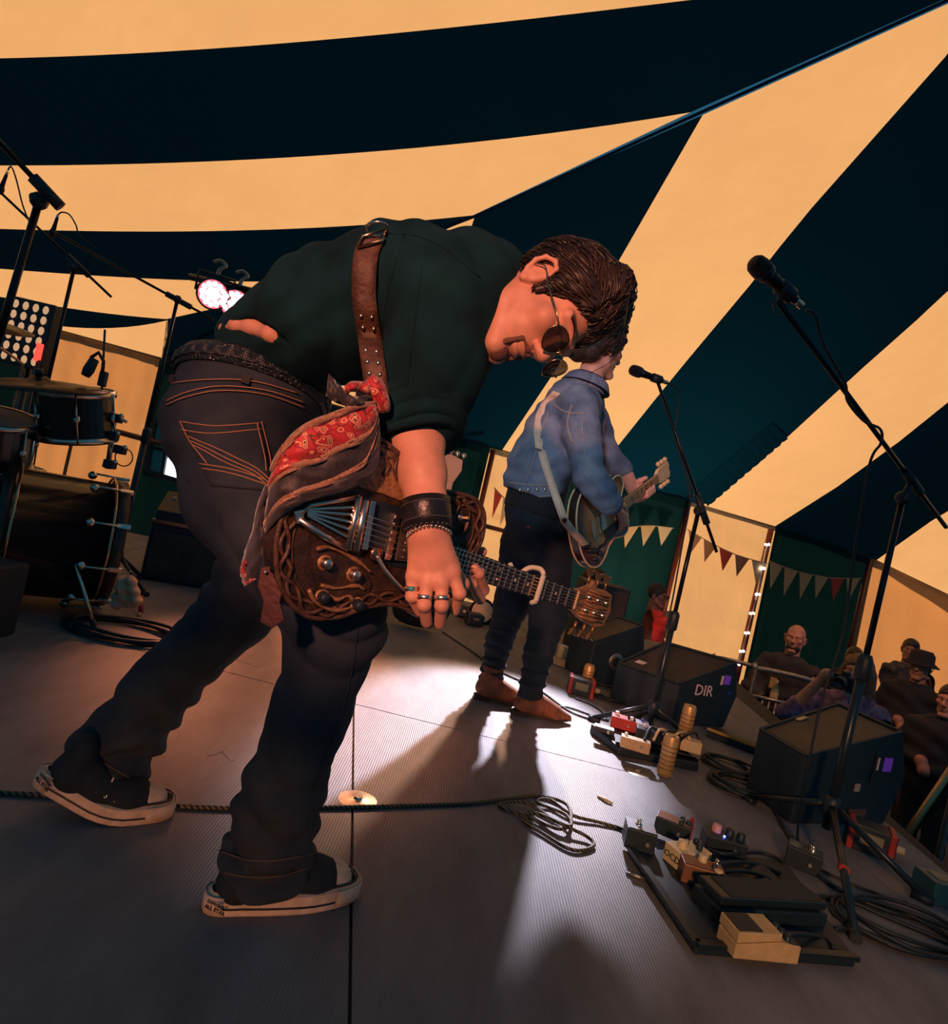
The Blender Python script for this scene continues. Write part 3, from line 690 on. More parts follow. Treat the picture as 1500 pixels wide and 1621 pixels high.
# rolled cuff, collar, placket
cA = P(660, 668, 1.185); cD = (P(664, 720, 1.16)-P(655, 620, 1.215)).normalized(); cx, cy, cz = frame(cD)
mb = MB()
for k, (h, r, rt) in enumerate(((-.028, .074, .017), (-.006, .076, .019), (.016, .074, .017), (.032, .068, .011))):
    mb.tube([cA+cz*(h+.006*math.sin(a*2+k))+cx*(r*math.cos(a)*(1+.05*math.sin(a*3+k)))+cy*(r*math.sin(a)) for a in np.linspace(0, 2*PI, 33)[:-1]], rt, 8, closed=True)
mb.build('rolled_cuff', SHIRT, shirt)
nA = hO-hU*.135-hF*.02; nx, ny, nz = frame(hU)
rows = [[nA+nz*(h)+nx*((r)*math.cos(a))+ny*(r*math.sin(a)) for a in np.linspace(0, 2*PI, 33)] for h, r in ((-.05, .088), (-.02, .080), (.008, .076), (.004, .084), (-.03, .096))]
MB().grid(rows).build('collar', SHIRT, shirt)
seam_set(T_sh, [[(600, 372), (650, 372), (700, 392), (760, 440)], [(640, 372), (612, 470), (604, 560), (606, 640)], [(668, 420), (655, 520), (645, 610)]], .0012, 'shirt_seam', SHIRT, shirt)
# necklace hanging out of the collar
nk = catmull([P(770, 545, 1.24), P(742, 585, 1.23), P(732, 606, 1.225), P(727, 632, 1.225), P(725, 648, 1.225)], 6)
mb = MB()
for i in range(len(nk)-1): mb.ball((nk[i]+nk[i+1])/2, (.0022, .0022, .0032), 6)
for a in np.linspace(0, 2*PI, 12): mb.ball(P(725+7*math.cos(a), 656+9*math.sin(a), 1.224), .0016, 6)
mb.tube([P(722, 662, 1.224), P(716, 690, 1.224)], .0014, 5); mb.build('necklace', CHROME, m1)
# ---- jeans
S = Sdf((-1.02, 1.02, .02), (-.02, 1.80, 1.16), .005)
S.ell((-.560, 1.46, 1.03), (.165, .155, .11), None, .03)
S.ell((-.580, 1.395, .925), (.135, .115, .130), None, .04); S.ell((-.570, 1.54, .935), (.130, .115, .130), None, .04)
S.chain([(V((-.575, 1.405, .92)), .122), (V((-.50, 1.37, .77)), .112), (P(535, 985, 1.26), .090), (P(492, 1125, 1.245), .073), (P(445, 1258, 1.25), .076), (P(420, 1362, 1.275), .086)], .03)
S.cut(V((-.25, 1.26, .066)), (-.10, .05, -1))
S.chain([(V((-.555, 1.55, .92)), .118), (P(425, 880, 1.56), .104), (P(375, 966, 1.55), .086), (P(262, 1080, 1.53), .076), (P(176, 1194, 1.50), .090)], .03)
S.cut(V((-.575, 1.45, 1.052)), (-.03, .26, 1))
aL = (P(178, 1195, 1.5)-P(262, 1080, 1.53)).normalized(); S.cut(P(158, 1219, 1.5), aL)
def wj(x, y, z):
    lo_ = np.clip((.40-z)*3.0, 0, 1); a = lo_*(.011*(1-2*np.abs(np.sin(34*z+9*x+2.2*np.sin(13*x+9*y))))+.005*np.sin(105*z-30*x+2*np.sin(20*y)))
    k_ = np.exp(-((z-.58)/.12)**2)*.0060*(1-2*np.abs(np.sin(42*z+20*x+2*np.sin(9*y+12*x)))); h_ = np.exp(-((z-.86)/.10)**2)*.0030*np.sin(46*x-62*z)
    return (a+k_+h_).astype(np.float32)
S.disp(wj); v, f = S.mesh(); jeans = build_np('jeans', v, f, JEAN, m1); T_j = bvh(v, f)
# hem rolls, yoke and pocket stitching
seam_set(T_j, [[(266, 610), (330, 603), (400, 604), (470, 622)], [(266, 636), (300, 622), (350, 613), (420, 618), (480, 636)], [(266, 642), (300, 629), (350, 620), (420, 625), (480, 643)],
            [(288, 668), (340, 674), (412, 670)], [(290, 680), (340, 686), (412, 680)], [(412, 668), (424, 720), (428, 752)], [(405, 670), (416, 720), (420, 748)], [(288, 668), (304, 700), (330, 735)],
            [(300, 690), (350, 714), (400, 740), (428, 764)], [(304, 697), (350, 722), (400, 747), (428, 770)], [(308, 704), (350, 729), (400, 753), (428, 776)],
            [(318, 735), (360, 742), (420, 762)], [(322, 742), (360, 749), (420, 769)]], .0012, 'orange_stitching', STITCH, jeans, .0055)
seam_set(T_j, [[(565, 985), (560, 1040), (545, 1110), (518, 1190), (497, 1250), (490, 1320)], [(400, 1000), (355, 1045), (310, 1085), (280, 1130), (225, 1180)], [(262, 600), (268, 690), (300, 762)]], .0020, 'side_seam', JEAN, jeans, .001)
seam_set(T_j, [[(338, 1342), (380, 1358), (430, 1362), (495, 1352)], [(332, 1372), (380, 1386), (440, 1386), (498, 1370)], [(116, 1158), (150, 1196), (200, 1228), (232, 1238)]], .0024, 'hem', mat('worn_denim', (.075, .055, .045), .9), jeans, .001)
rows = patch_px(T_j, [(288, 668), (412, 670), (430, 778), (334, 770)], .003, 12, 12); MB().grid(rows).build('back_pocket', JEAN, jeans, solid=.003)
# belt, belt loops, waistband shirt-tail
def ringcast(tree, c, n, off, N=72):
    x, y, z = frame(n); out = []
    for k in range(N):
        a = 2*PI*k/N; d = x*math.cos(a)+y*math.sin(a); h = tree.ray_cast(c+d*.6, -d)
        out.append((h[0] if h[0] is not None else c+d*.17)+d*off)
    return out
bn = V((-.03, .26, 1)).normalized(); bc_ = V((-.560, 1.45, 1.038))
r0 = ringcast(T_j, bc_-bn*.030, bn, .005); r1 = ringcast(T_j, bc_-bn*.012, bn, .008); r2 = [p+bn*.018 for p in r1]
BELT = mat('braided_black_leather', (.012, .018, .022), .42); nt = BELT.node_tree
tcn = nt.nodes.new('ShaderNodeTexCoord'); ck = nt.nodes.new('ShaderNodeTexVoronoi'); ck.inputs['Scale'].default_value = 1.0; ck.feature = 'DISTANCE_TO_EDGE'
mp = nt.nodes.new('ShaderNodeMapping'); mp.inputs['Scale'].default_value = (120, 7, 1); mp.inputs['Rotation'].default_value = (0, 0, 0)
nt.links.new(tcn.outputs['UV'], mp.inputs['Vector']); nt.links.new(mp.outputs['Vector'], ck.inputs['Vector'])
bpn = nt.nodes.new('ShaderNodeBump'); bpn.inputs['Strength'].default_value = 1.0; bpn.inputs['Distance'].default_value = .006; nt.links.new(ck.outputs['Distance'], bpn.inputs['Height']); nt.links.new(bpn.outputs['Normal'], nt.nodes['Principled BSDF'].inputs['Normal'])
belt = MB().grid([[*r, r[0]] for r in (r0, r1, r2, [p+bn*.012+(bc_-p)*.04 for p in r2])]).build('belt', BELT, m1, solid=.004)
mb = MB()   # woven strands of the belt, two crossing helices
for ph in (0, 1):
    for q in range(3):
        pts = []
        for k in range(361):
            s = k/360*72; i = int(s) % 72; t = s-int(s); A_ = r1[i].lerp(r1[(i+1) % 72], t); B_ = r2[i].lerp(r2[(i+1) % 72], t); w_ = .5+.55*math.sin(k*.52+q*2*PI/3+ph*PI)
            o_ = (A_-bc_).normalized(); pts.append(A_.lerp(B_, w_)-bn*.004+o_*(.0035+.0016*math.cos(k*.52*2+q*2+ph*PI)))
        mb.tube(pts, .0026, 5, closed=False)
mb.build('braid', BELT, belt)
LO = mat('belt_loop_denim', (.03, .026, .026), .9)
for x in (276, 390, 488):
    a = cast(T_j, x, 600, .006) or P(x, 590, 1.35); o_ = (a-bc_); o_.z = 0; o_.normalize()
    MB().bar(a-bn*.012, a+bn*.005, .016, .006, hint=o_).build('belt_loop', LO, jeans)
# ---- sneakers
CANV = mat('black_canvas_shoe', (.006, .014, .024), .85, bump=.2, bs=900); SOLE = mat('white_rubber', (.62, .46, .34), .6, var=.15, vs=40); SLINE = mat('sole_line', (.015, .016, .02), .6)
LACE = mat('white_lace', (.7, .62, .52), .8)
def foot_outline(g=0.0, n=40):
    out = []
    for k in range(n):
        a = 2*PI*k/n; c, s_ = math.cos(a), math.sin(a); x = .150+(.150+g)*c*(1-.0*s_)
        wd = .036+.016*min(1, max(0, (x-.06)/.13)); y = (wd+g)*(abs(s_)**.62)*(1 if s_ > 0 else -1)
        out.append((x, y+.006*math.sin((x)*8)))
    return out
def sneaker(label, heel, d, bend=0.0, lift=0.0, parent=None, side=1):
    d = V((d[0], d[1], 0)).normalized(); M = FM(heel, d, V((-d.y, d.x, 0)), V((0, 0, 1)))
    def W(p):
        x, y, z = p
        if bend and x < .21:
            t = min(1, (.21-x)/.10); a = bend*t*.5 if t < 1 else bend*(1-.05/(.21-x))
            cx_ = .21; rx, rz = x-cx_, z; x = cx_+rx*math.cos(a)+rz*math.sin(a); z = -rx*math.sin(a)+rz*math.cos(a)
        return M @ V((x, y, z+.001))
    def ring(mb, g0, z0, g1, z1, **k):
        n = 40; a = foot_outline(g0); b = foot_outline(g1); pa = [W((x, y, z0)) for x, y in a]; pb = [W((x, y, z1)) for x, y in b]
        mb.grid([pa+[pa[0]], pb+[pb[0]]], **k)
    sh = MB(); S = Sdf((-.02, -.07, -.01), (.32, .07, .14), .004)
    S.chain([((.045, 0, .045), .036), ((.12, 0, .046), .038), ((.20, .002, .042), .043), ((.252, .004, .034), .036)], .02); S.cap((.055, 0, .05), (.05, 0, .100), .036, .036, .02); S.cap((.10, 0, .07), (.17, 0, .055), .03, .03, .02)
    v, f = S.mesh(); mi = ((v[f].mean(1)[:, 0] > .243)).astype(int); v = np.array([tuple(W(p)) for p in v])
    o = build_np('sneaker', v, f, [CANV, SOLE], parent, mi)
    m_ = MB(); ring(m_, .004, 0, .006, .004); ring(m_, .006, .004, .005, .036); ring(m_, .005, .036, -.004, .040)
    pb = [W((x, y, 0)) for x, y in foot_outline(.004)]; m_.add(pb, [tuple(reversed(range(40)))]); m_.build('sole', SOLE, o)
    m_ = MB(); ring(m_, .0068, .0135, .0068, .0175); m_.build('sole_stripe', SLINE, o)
    m_ = MB(); n = 40; a = foot_outline(.008); sel = [p for p in a if p[0] > .235]; sel = sorted(sel, key=lambda p: p[1]); m_.grid([[W((x, y, z)) for x, y in sel] for z in (.006, .020, .038)]); m_.build('toe_bumper', SOLE, o, solid=.003)
    m_ = MB(); sel = sorted([p for p in foot_outline(-.002) if p[0] > .222], key=lambda p: p[1]); m_.tube([W((x, y, .043)) for x, y in sel], .0022, 5); m_.build('toe_line', SLINE, o)
    for k in range(4):
        x = .150+.022*k; z = .092-.010*k; m_ = MB(); m_.tube([W((x-.004, -.026, z-.010)), W((x, -.012, z)), W((x+.003, .012, z)), W((x, .026, z-.010))], .0024, 5); m_.build('lace', LACE, o)
    for k in range(3): MB().lathe([(.0015, .0), (.0035, .001), (.004, 0)], W((.118+.026*k, -side*.0405, .060-.004*k)), M.to_3x3() @ V((0, -side, .3)), 10).build('eyelet', CHROME, o)
    # heel patch with the printed words, wrapped on the outer side of the heel
    q = sorted([p for p in foot_outline(.0075) if p[0] < .034 and p[1]*side < .030], key=lambda p: p[1])
    m_ = MB(); m_.grid([[W((x, y, z)) for x, y in q] for z in (.004, .038)]); m_.build('heel_patch', SOLE, o, solid=.002)
    p0 = V((.012, -side*.030, 0)); tx = V((.62, -side*.78, 0)).normalized() if False else V((.70, -side*.71, 0)).normalized()
    nx_ = V((-.71, -side*.70, 0)).normalized()
    for txt, sz, z in (('CONVERSE', .0078, .0300), ('ALL STAR', .0105, .0195)):
        t_ = text_mb(txt, sz, FM(p0+nx_*.0052+V((0, 0, z)), tx, V((0, 0, 1)), nx_), .0008); t_.v = [tuple(W(p)) for p in t_.v]; t_.build('heel_lettering', SLINE, o)
    return o
h1 = G(325, 1440); sneaker('', h1, (.869, .494), parent=m1)
bl = G(205, 1291); dl = V((.87, .49, 0)).normalized(); sneaker('', bl-dl*.215, dl, bend=R(29), parent=m1)
# ---- wristband, bracelets, rings
LEA = mat('black_leather', (.012, .012, .014), .35, bump=.15, bs=120)
wa = P(673, 793, 1.12); wb = P(677, 836, 1.106); wx, wy, wz = frame(wb-wa); L_ = (wb-wa).length
wb_ = MB().lathe([(.037, -.001), (.0450, 0), (.0445, L_*.3), (.0445, L_*.32), (.043, L_*.78), (.0425, L_*.8), (.0415, L_), (.036, L_+.001)], wa, wb-wa, 32).build('wristband', LEA, m1)
mb = MB()
for t in (.22, .80): mb.tube([wa+wz*(L_*t)+wx*((.0450-.0018*t)*math.cos(a))+wy*((.0450-.0018*t)*math.sin(a)) for a in np.linspace(0, 2*PI, 40)[:-1]], .0007, 4, closed=True)
mb.build('wristband_stitching', mat('grey_stitch', (.12, .1, .09), .8), wb_)
br = MB(); c_ = P(678, 845, 1.105)
for k in range(34):
    a = 2*PI*k/34; br.ball(c_+wx*(.0385*math.cos(a))+wy*(.0385*math.sin(a))+wz*(.004*math.sin(a*2)), .0030, 6)
br.build('chain_bracelet', CHROME, m1)
br = MB()
for k in range(26):
    a = 2*PI*k/26; br.ball(c_-wz*.009+wx*(.0395*math.cos(a))+wy*(.0395*math.sin(a)), .0042, 8)
br.build('bead_bracelet', PLAST, m1)
for (x, y, Y, x2, y2, r, stone) in ((652, 931, 1.111, 652, 944, .0122, 1), (672, 944, 1.099, 671, 958, .0130, 0), (699, 945, 1.098, 699, 959, .0130, 0)):
    p = P(x, y, Y); d = P(x2, y2, Y)-p; rg = MB().lathe([(r-.001, -.0045), (r+.0012, -.004), (r+.0014, .004), (r-.001, .0045)], p, d, 20).build('ring', CHROME, m1)
    if stone: MB().ball(p+V((0, -r-.001, 0)), (.006, .003, .0045), 10).build('turquoise_stone', mat('turquoise', (.03, .28, .27), .25), rg)
for ch in ((664, 969, 1.126), (675, 985, 1.116), (696, 987, 1.116)):
    pass
# ------------------------------------------------------------------ the carved guitar, hung low
gT = P(450, 797, 1.0); gN = P(905, 948, 1.5); gx = (gN-gT).normalized(); gy = V((.09, .1, .99)); gy = (gy-gx*gy.dot(gx)).normalized(); gz = gx.cross(gy)
GL = (gN-gT).length; GM = FM(gT, gx, gy, gz)
def gl(px, py, z=0.0):
    p = onplane(px, py, gT+gz*z, gz)-gT; return V((p.dot(gx), p.dot(gy), z))
def gw(x, y, z=0.0): return GM @ V((x, y, z))
gt = thing('electric_guitar', 'dark carved electric guitar with braided relief and chrome tailpiece held by the bent-over guitarist', 'guitar', gT)
OUT = [(0, 0), (.006, .06), (.04, .125), (.105, .160), (.17, .152), (.225, .128), (.275, .118), (.325, .126), (.375, .130), (.412, .110), (.428, .065), (.424, .028), (.400, -.028), (.372, -.040), (.380, -.070), (.402, -.096), (.396, -.118), (.360, -.130), (.310, -.120), (.262, -.116), (.21, -.132), (.16, -.160), (.10, -.168), (.04, -.132), (.006, -.065)]
OUT = [(p.x, p.y) for p in catmull([(*p, 0) for p in OUT+[OUT[0]]], 4)][:-1]
def inset(poly, d):
    n = len(poly); o = []
    for i in range(n):
        t = V((*poly[(i+1) % n], 0))-V((*poly[i-1], 0)); t.normalize(); o.append((poly[i][0]-t.y*-d*-1 if False else poly[i][0]+t.y*d, poly[i][1]-t.x*d))
    return o
CARV = mat('carved_dark_wood', (.018, .012, .009), .45, var=.6, vs=28, col2=(.050, .025, .013), bump=.5, bs=70)
ROPE = mat('brown_relief', (.085, .042, .024), .45, var=.35, vs=60, bump=.2, bs=200)
GOLD = mat('worn_gold_leaf', (.24, .12, .05), .42, .3, var=.7, vs=45, col2=(.40, .22, .10), bump=.4, bs=120)
bo = MB().prism(OUT, -.045, 0, GM).build('guitar_body', CARV, gt, bevel=.005)
MB().tube([gw(x, y, .001) for x, y in inset(OUT, .003)], .0048, 6, closed=True).build('edge_binding', ROPE, bo)
MB().tube([gw(x, y, .001) for x, y in inset(OUT, .030)], .0016, 5, closed=True).build('inner_line', ROPE, bo)
# celtic braid: two strands weaving round the rim
base = catmull([(*p, 0) for p in inset(OUT, .0165)+[inset(OUT, .0165)[0]]], 3)
cum = 0; pr = base[0]; tot = sum((base[i+1]-base[i]).length for i in range(len(base)-1)); NW = 30
for ph in (0, PI):
    pts = []; cum = 0
    for i in range(len(base)-1):
        t = (base[i+1]-base[i-1 if i else len(base)-2]).normalized(); s = cum/tot*2*PI*NW/2+ph
        pts.append(gw(base[i].x+t.y*.0085*math.sin(s), base[i].y-t.x*.0085*math.sin(s), .0030+.0022*math.cos(s*2+ph))); cum += (base[i+1]-base[i]).length
    MB().tube(pts, .0036, 6, closed=True).build('braid_relief', ROPE, bo)
# raised worn plates and scrolls on the top
def plate(pxs, z, m, name='relief_plate', nn=3):
    q = [gl(x, y) for x, y in pxs]; q = catmull(q+[q[0]], nn)[:-1]; MB().prism([(p.x, p.y) for p in q][::1], 0, z, GM).build(name, m, bo, bevel=.0015)
plate([(598, 702), (628, 730), (640, 790), (600, 780), (565, 768), (578, 735)], .004, GOLD)
plate([(492, 878), (530, 874), (575, 900), (585, 935), (548, 952), (505, 938)], .004, CARV)
for pts in ([(486, 932), (500, 955), (530, 965), (560, 958)], [(498, 868), (520, 866), (560, 885), (584, 905)], [(505, 925), (530, 930), (560, 926), (574, 932)], [(500, 948), (512, 938), (530, 948), (548, 942), (556, 950)],
            [(730, 790), (740, 810), (734, 835), (722, 850)], [(718, 790), (724, 800), (716, 812)], [(612, 705), (625, 722), (622, 745), (632, 770)], [(590, 730), (604, 722), (612, 738), (604, 752)]):
    MB().tube(catmull([gw(*gl(x, y)[:2], .006) for x, y in pts], 5), [.0032+.0012*math.sin(i*.8) for i in range((len(pts)-1)*5+1)], 6).build('scroll', GOLD if pts[0][1] > 860 else ROPE, bo)
for x, y in ((592, 716), (609, 748), (700, 790)): MB().lathe([(0, .006), (.005, .006), (.007, .003)], gw(*gl(x, y)[:2], .001), gz, 6, smooth=False).build('hex_stud', ROPE, bo)
# black pickup surround, pickups, bridge
def bar_g(a, b, wd, h, z, m, name, par=None, bev=.0012):
    a, b = gl(*a), gl(*b); d = (b-a); L = d.length; d.normalize(); c = (a+b)/2; n = V((-d.y, d.x, 0))
    return MB().box(gw(c.x, c.y, z+h/2), (L, wd, h), (gx*d.x+gy*d.y, gx*n.x+gy*n.y, gz)).build(name, m, par or gt, bevel=bev)
plate([(574, 786), (650, 806), (640, 900), (594, 890), (570, 840)], .003, PLAST, 'black_mounting_plate', 1)
brd = bar_g((622, 812), (606, 884), .014, .012, .003, CHROME, 'bridge')
for k in range(6):
    t = (k+.5)/6; bar_g((619+3-16*t-3, 812+72*t-2), (626+3-16*t-3, 812+72*t), .006, .004, .015, CHROME, 'saddle', brd, .0004)
pk = bar_g((643, 818), (630, 886), .032, .010, .003, CHROME, 'bridge_pickup')
for k in range(6):
    t = (k+.5)/6; p = gl(643-13*t, 818+68*t); MB().lathe([(0, .0015), (.0022, .0015), (.0022, 0)], gw(p.x, p.y, .013), gz, 8).build('pole_screw', STEEL, pk)
p2_ = gl(700, 870); MB().box(gw(.335, 0, .007), (.036, .082, .010), (gx, gy, gz)).build('neck_pickup', PLAST, gt, bevel=.002)
# chrome trapeze tailpiece with ribs, roller and vibrato arm
tp = MB(); fa = [(470, 812), (486, 798), (562, 785)]; fb = [(468, 820), (505, 846), (545, 866)]
tpo = MB().tube([gw(*gl(x, y)[:2], .012) for x, y in fa], .0045, 8).build('tailpiece', CHROME, gt)
MB().tube([gw(*gl(x, y)[:2], .012) for x, y in fb], .0058, 8).build('tailpiece_side', CHROME, tpo)
bar_g((466, 806), (470, 826), .014, .012, .003, CHROME, 'tail_hinge', tpo)
for k in range(5):
    t = (k+.8)/5.6; a = gl(480+4*t, 803+14*t); b = gl(558-16*t, 792+66*t); MB().bar(gw(a.x, a.y, .009), gw(b.x, b.y, .011), .004, .003, hint=gz).build('tailpiece_rib', CHROME, tpo, bevel=.0005)
for (a, b, r) in (((562, 784), (544, 868), .0065), ((572, 790), (556, 870), .0075)): MB().cyl(gw(*gl(*a)[:2], .014), gw(*gl(*b)[:2], .014), r, n=12).build('roller', CHROME, tpo)
bar_g((584, 792), (570, 868), .012, .010, .006, CHROME, 'tailpiece_plate', tpo)
pv = gl(587, 874); MB().lathe([(0, .014), (.011, .014), (.0125, .012), (.0125, 0)], gw(pv.x, pv.y, .008), gz, 18).build('arm_pivot', mat('copper', (.6, .3, .18), .25, 1.0), tpo)
MB().tube(catmull([gw(*gl(x, y)[:2], z) for x, y, z in ((586, 876, .022), (594, 896, .030), (612, 920, .042), (632, 935, .050), (650, 941, .052))], 6), .0042, 8).build('vibrato_arm', CHROME, tpo)
# knobs, switch
for x, y in ((512, 890), (557, 908), (508, 944), (563, 956)):
    p = gl(x, y); k = MB().lathe([(0, .017), (.0075, .017), (.009, .014), (.0105, .002), (.0105, 0)], gw(p.x, p.y, .003), gz, 20).build('control_knob', CHROME if y < 930 else PLAST, gt)
    MB().lathe([(.0135, .0), (.0135, .003), (.009, .003)], gw(p.x, p.y, .002), gz, 20).build('knob_skirt', GOLD, k)
p = gl(727, 819); k = MB().lathe([(0, .006), (.004, .006), (.0075, .003), (.008, 0)], gw(p.x, p.y, .001), gz, 16).build('toggle_switch', CHROME, gt); MB().cyl(gw(p.x, p.y, .004), gw(p.x+.004, p.y+.003, .020), .0018, .0026, 8).build('switch_tip', CREAMP, k)
# neck, fretboard, frets, dots, strings, capo, headstock
xb = gl(614, 848).x; SCL = GL-xb
hw = lambda x: .0275+(.0215-.0275)*(x-.36)/(GL-.36)
DARKW = mat('dark_fretboard', (.022, .013, .010), .4, var=.3, vs=40); NECKW = mat('brown_neck', (.10, .045, .022), .4)
rows = []
for x in np.linspace(.385, GL+.01, 8): rows.append([gw(x, hw(x)*math.cos(a), .004-.021*math.sin(a)) for a in np.linspace(0, PI, 9)])
nk_ = MB().grid(rows).build('neck', NECKW, gt)
fb_ = MB().prism([(.355, hw(.355)), (.355, -hw(.355)), (GL, -hw(GL)), (GL, hw(GL))], .004, .0105, GM).build('fretboard', DARKW, gt)
for n_ in range(1, 23):
    x = GL-SCL*(1-2**(-n_/12.0))
    if x > .36: MB().box(gw(x, 0, .0112), (.0022, hw(x)*2-.001, .0014), (gx, gy, gz)).build('fret', CHROME, fb_)
IN = mat('pearl_inlay', (.75, .62, .45), .3)
for n_ in (3, 5, 7, 9, 12, 15, 17):
    x = GL-SCL*(1-(2**(-n_/12.0)+2**(-(n_-1)/12.0))/2)
    for q in ((-.011, .011) if n_ == 12 else (0,)): MB().lathe([(0, .0004), (.0034, .0004), (.0034, 0)], gw(x, q, .0106), gz, 12).build('inlay_dot', IN, fb_)
for k in range(6):
    y0 = (k-2.5)*.0098; y1 = (k-2.5)*.0068; a0 = gl(556-14*(5-k)/5-2, 792+(5-k)*14)
    MB().tube([gw(a0.x, y0*1.0, .016), gw(xb, y0, .019), gw(GL, y1, .0125), gw(GL+.05+.022*(k % 3), (1 if k > 2 else -1)*.016, .008)], .0006+.00012*k, 5).build('string', CHROME, gt)
MB().box(gw(GL+.002, 0, .0115), (.005, .043, .004), (gx, gy, gz)).build('nut', CREAMP, gt)
cp = gl(843, 930).x; MINT = mat('pale_capo', (.62, .66, .50), .4)
co = MB().box(gw(cp, .0, .020), (.010, .062, .010), (gx, gy, gz)).build('capo', MINT, gt, bevel=.003)
MB().tube(catmull([gw(cp, .030, .020), gw(cp-.004, .040, .010), gw(cp-.012, .036, -.016), gw(cp-.03, .012, -.032), gw(cp-.06, .030, -.030)], 5), .0058, 8).build('capo_lever', MINT, co)
MB().tube(catmull([gw(cp, -.030, .020), gw(cp, -.037, .008)], 3), .0055, 8).build('capo_end', MINT, co)
HS = [(GL, .024), (GL+.02, .030), (GL+.045, .042), (GL+.06, .060), (GL+.075, .044), (GL+.115, .046), (GL+.145, .040), (GL+.150, .018), (GL+.158, 0), (GL+.150, -.02), (GL+.145, -.042), (GL+.115, -.048), (GL+.07, -.044), (GL+.045, -.040), (GL+.02, -.030), (GL, -.024)]
hd = MB().prism(HS[::-1], -.010, .006, GM).build('headstock', GOLD, gt, bevel=.003)
mb = None
for k in range(9):
    y = -.034+.0085*k; MB().tube([gw(GL+.03+random.uniform(0, .02), y, .007), gw(GL+.085, y+random.uniform(-.004, .004), .010), gw(GL+.135, y*.95, .007)], [.0025, .0042, .0022], 6).build('carved_ridge', GOLD, hd)
BR = mat('brass_tuner', (.45, .24, .10), .35, .9, bump=.3, bs=150)
for k in range(3):
    for q in (-1, 1):
        x = GL+.045+.036*k; MB().lathe([(0, .012), (.004, .012), (.005, 0)], gw(x, q*.016, .006), gz, 12).build('tuner_post', CHROME, hd)
        c = gw(x, q*.047, -.002); MB().cyl(c, gw(x, q*.070, -.004), .0035, n=8).build('tuner_shaft', BR, hd)
        ax_ = [(-.006, .066), (-.016, .084), (.0, .080), (.016, .084), (.006, .066)]; MB().prism([(x+a, q*b) for a, b in (ax_ if q > 0 else ax_[::-1])], -.008, 0, GM).build('axe_tuner_key', BR, hd, bevel=.001)
# ------------------------------------------------------------------ studded leather strap over the shirt
sp = thing('guitar_strap', 'wide brown studded leather guitar strap over the back of the black shirt', 'strap', gw(0, 0, -.02))
STRAP = mat('worn_brown_leather', (.085, .038, .020), .6, var=.4, vs=40, bump=.3, bs=120)
cl = [(590, 378), (580, 400), (576, 440), (577, 480), (583, 520), (588, 560), (594, 600), (598, 628)]
cl = [(p.x, p.y) for p in catmull([(*p, 0) for p in cl], 4)]; hwp = 19
rows = []; last = None
for x, y in cl:
    r_ = [cast(T_sh, x+dx, y+dx*.12, .007) for dx in (-hwp, -hwp*.33, hwp*.33, hwp)]; r_ = [p if p is not None and (last is None or abs(p.y-last.y) < .12) else None for p in r_]
    g_ = [p for p in r_ if p is not None]
    if len(g_) < 2: continue
    ym = min(p.y for p in g_)-.003; r_ = [P(x+dx, y+dx*.12, ym) for dx in (-hwp, -hwp*.33, hwp*.33, hwp)]; last = r_[1]; rows.append(r_)
top0 = rows[0]
# over the back and down the far side
c_ = P(590, 500, 1.37)
far = []
for a in np.linspace(R(95), R(-60), 14):
    d = V((-sr, 0, cr))*math.sin(a)+V((0, 1, 0))*math.cos(a); r_ = []
    for dx in (-.025, -.008, .008, .025):
        o_ = c_+V((cr, 0, sr))*dx; h = T_sh.ray_cast(o_+d*.6, -d); r_.append((h[0] if h[0] is not None else o_+d*.2)+d*.007)
    far.append(r_)
low = [[P(x+dx, y, Y) for dx in (-17, -6, 6, 17)] for x, y, Y in ((590, 660, 1.16), (560, 720, 1.13), (510, 780, 1.09), (462, 815, 1.04))]
MB().grid(far[::-1]+rows+low).build('strap_band', STRAP, sp, solid=.004)
STUD = mat('steel_stud', (.70, .58, .45), .28, 1.0)
for i in range(8):
    y = 500+i*18.2; x = float(np.interp(y, [p[1] for p in cl], [p[0] for p in cl]))
    for dx in (-8.5, 8.5):
        yy = float(np.interp(y, [p[1] for p in cl[:len(rows)]], [r[1].y for r in rows])); MB().ball(P(x+dx, y+(2 if dx > 0 else 0), yy-.003), (.0042, .003, .0042), 8).build('stud', STUD, sp)
yb = rows[0][1].y
MB().tube([P(x, y, yb-.008) for x, y in ((566, 392), (606, 380), (610, 362), (574, 374))], .0032, 6, closed=True).build('buckle', mat('brass_buckle', (.6, .4, .22), .3, 1.0), sp)
MB().tube([P(597+17*math.cos(a), 362+11*math.sin(a), yb+.02*math.sin(a)) for a in np.linspace(0, 2*PI, 25)[:-1]], .0024, 6, closed=True).build('steel_ring', CHROME, sp)
MB().ball(gw(-.006, 0, -.022), .009, 10).build('strap_button', CHROME, sp)
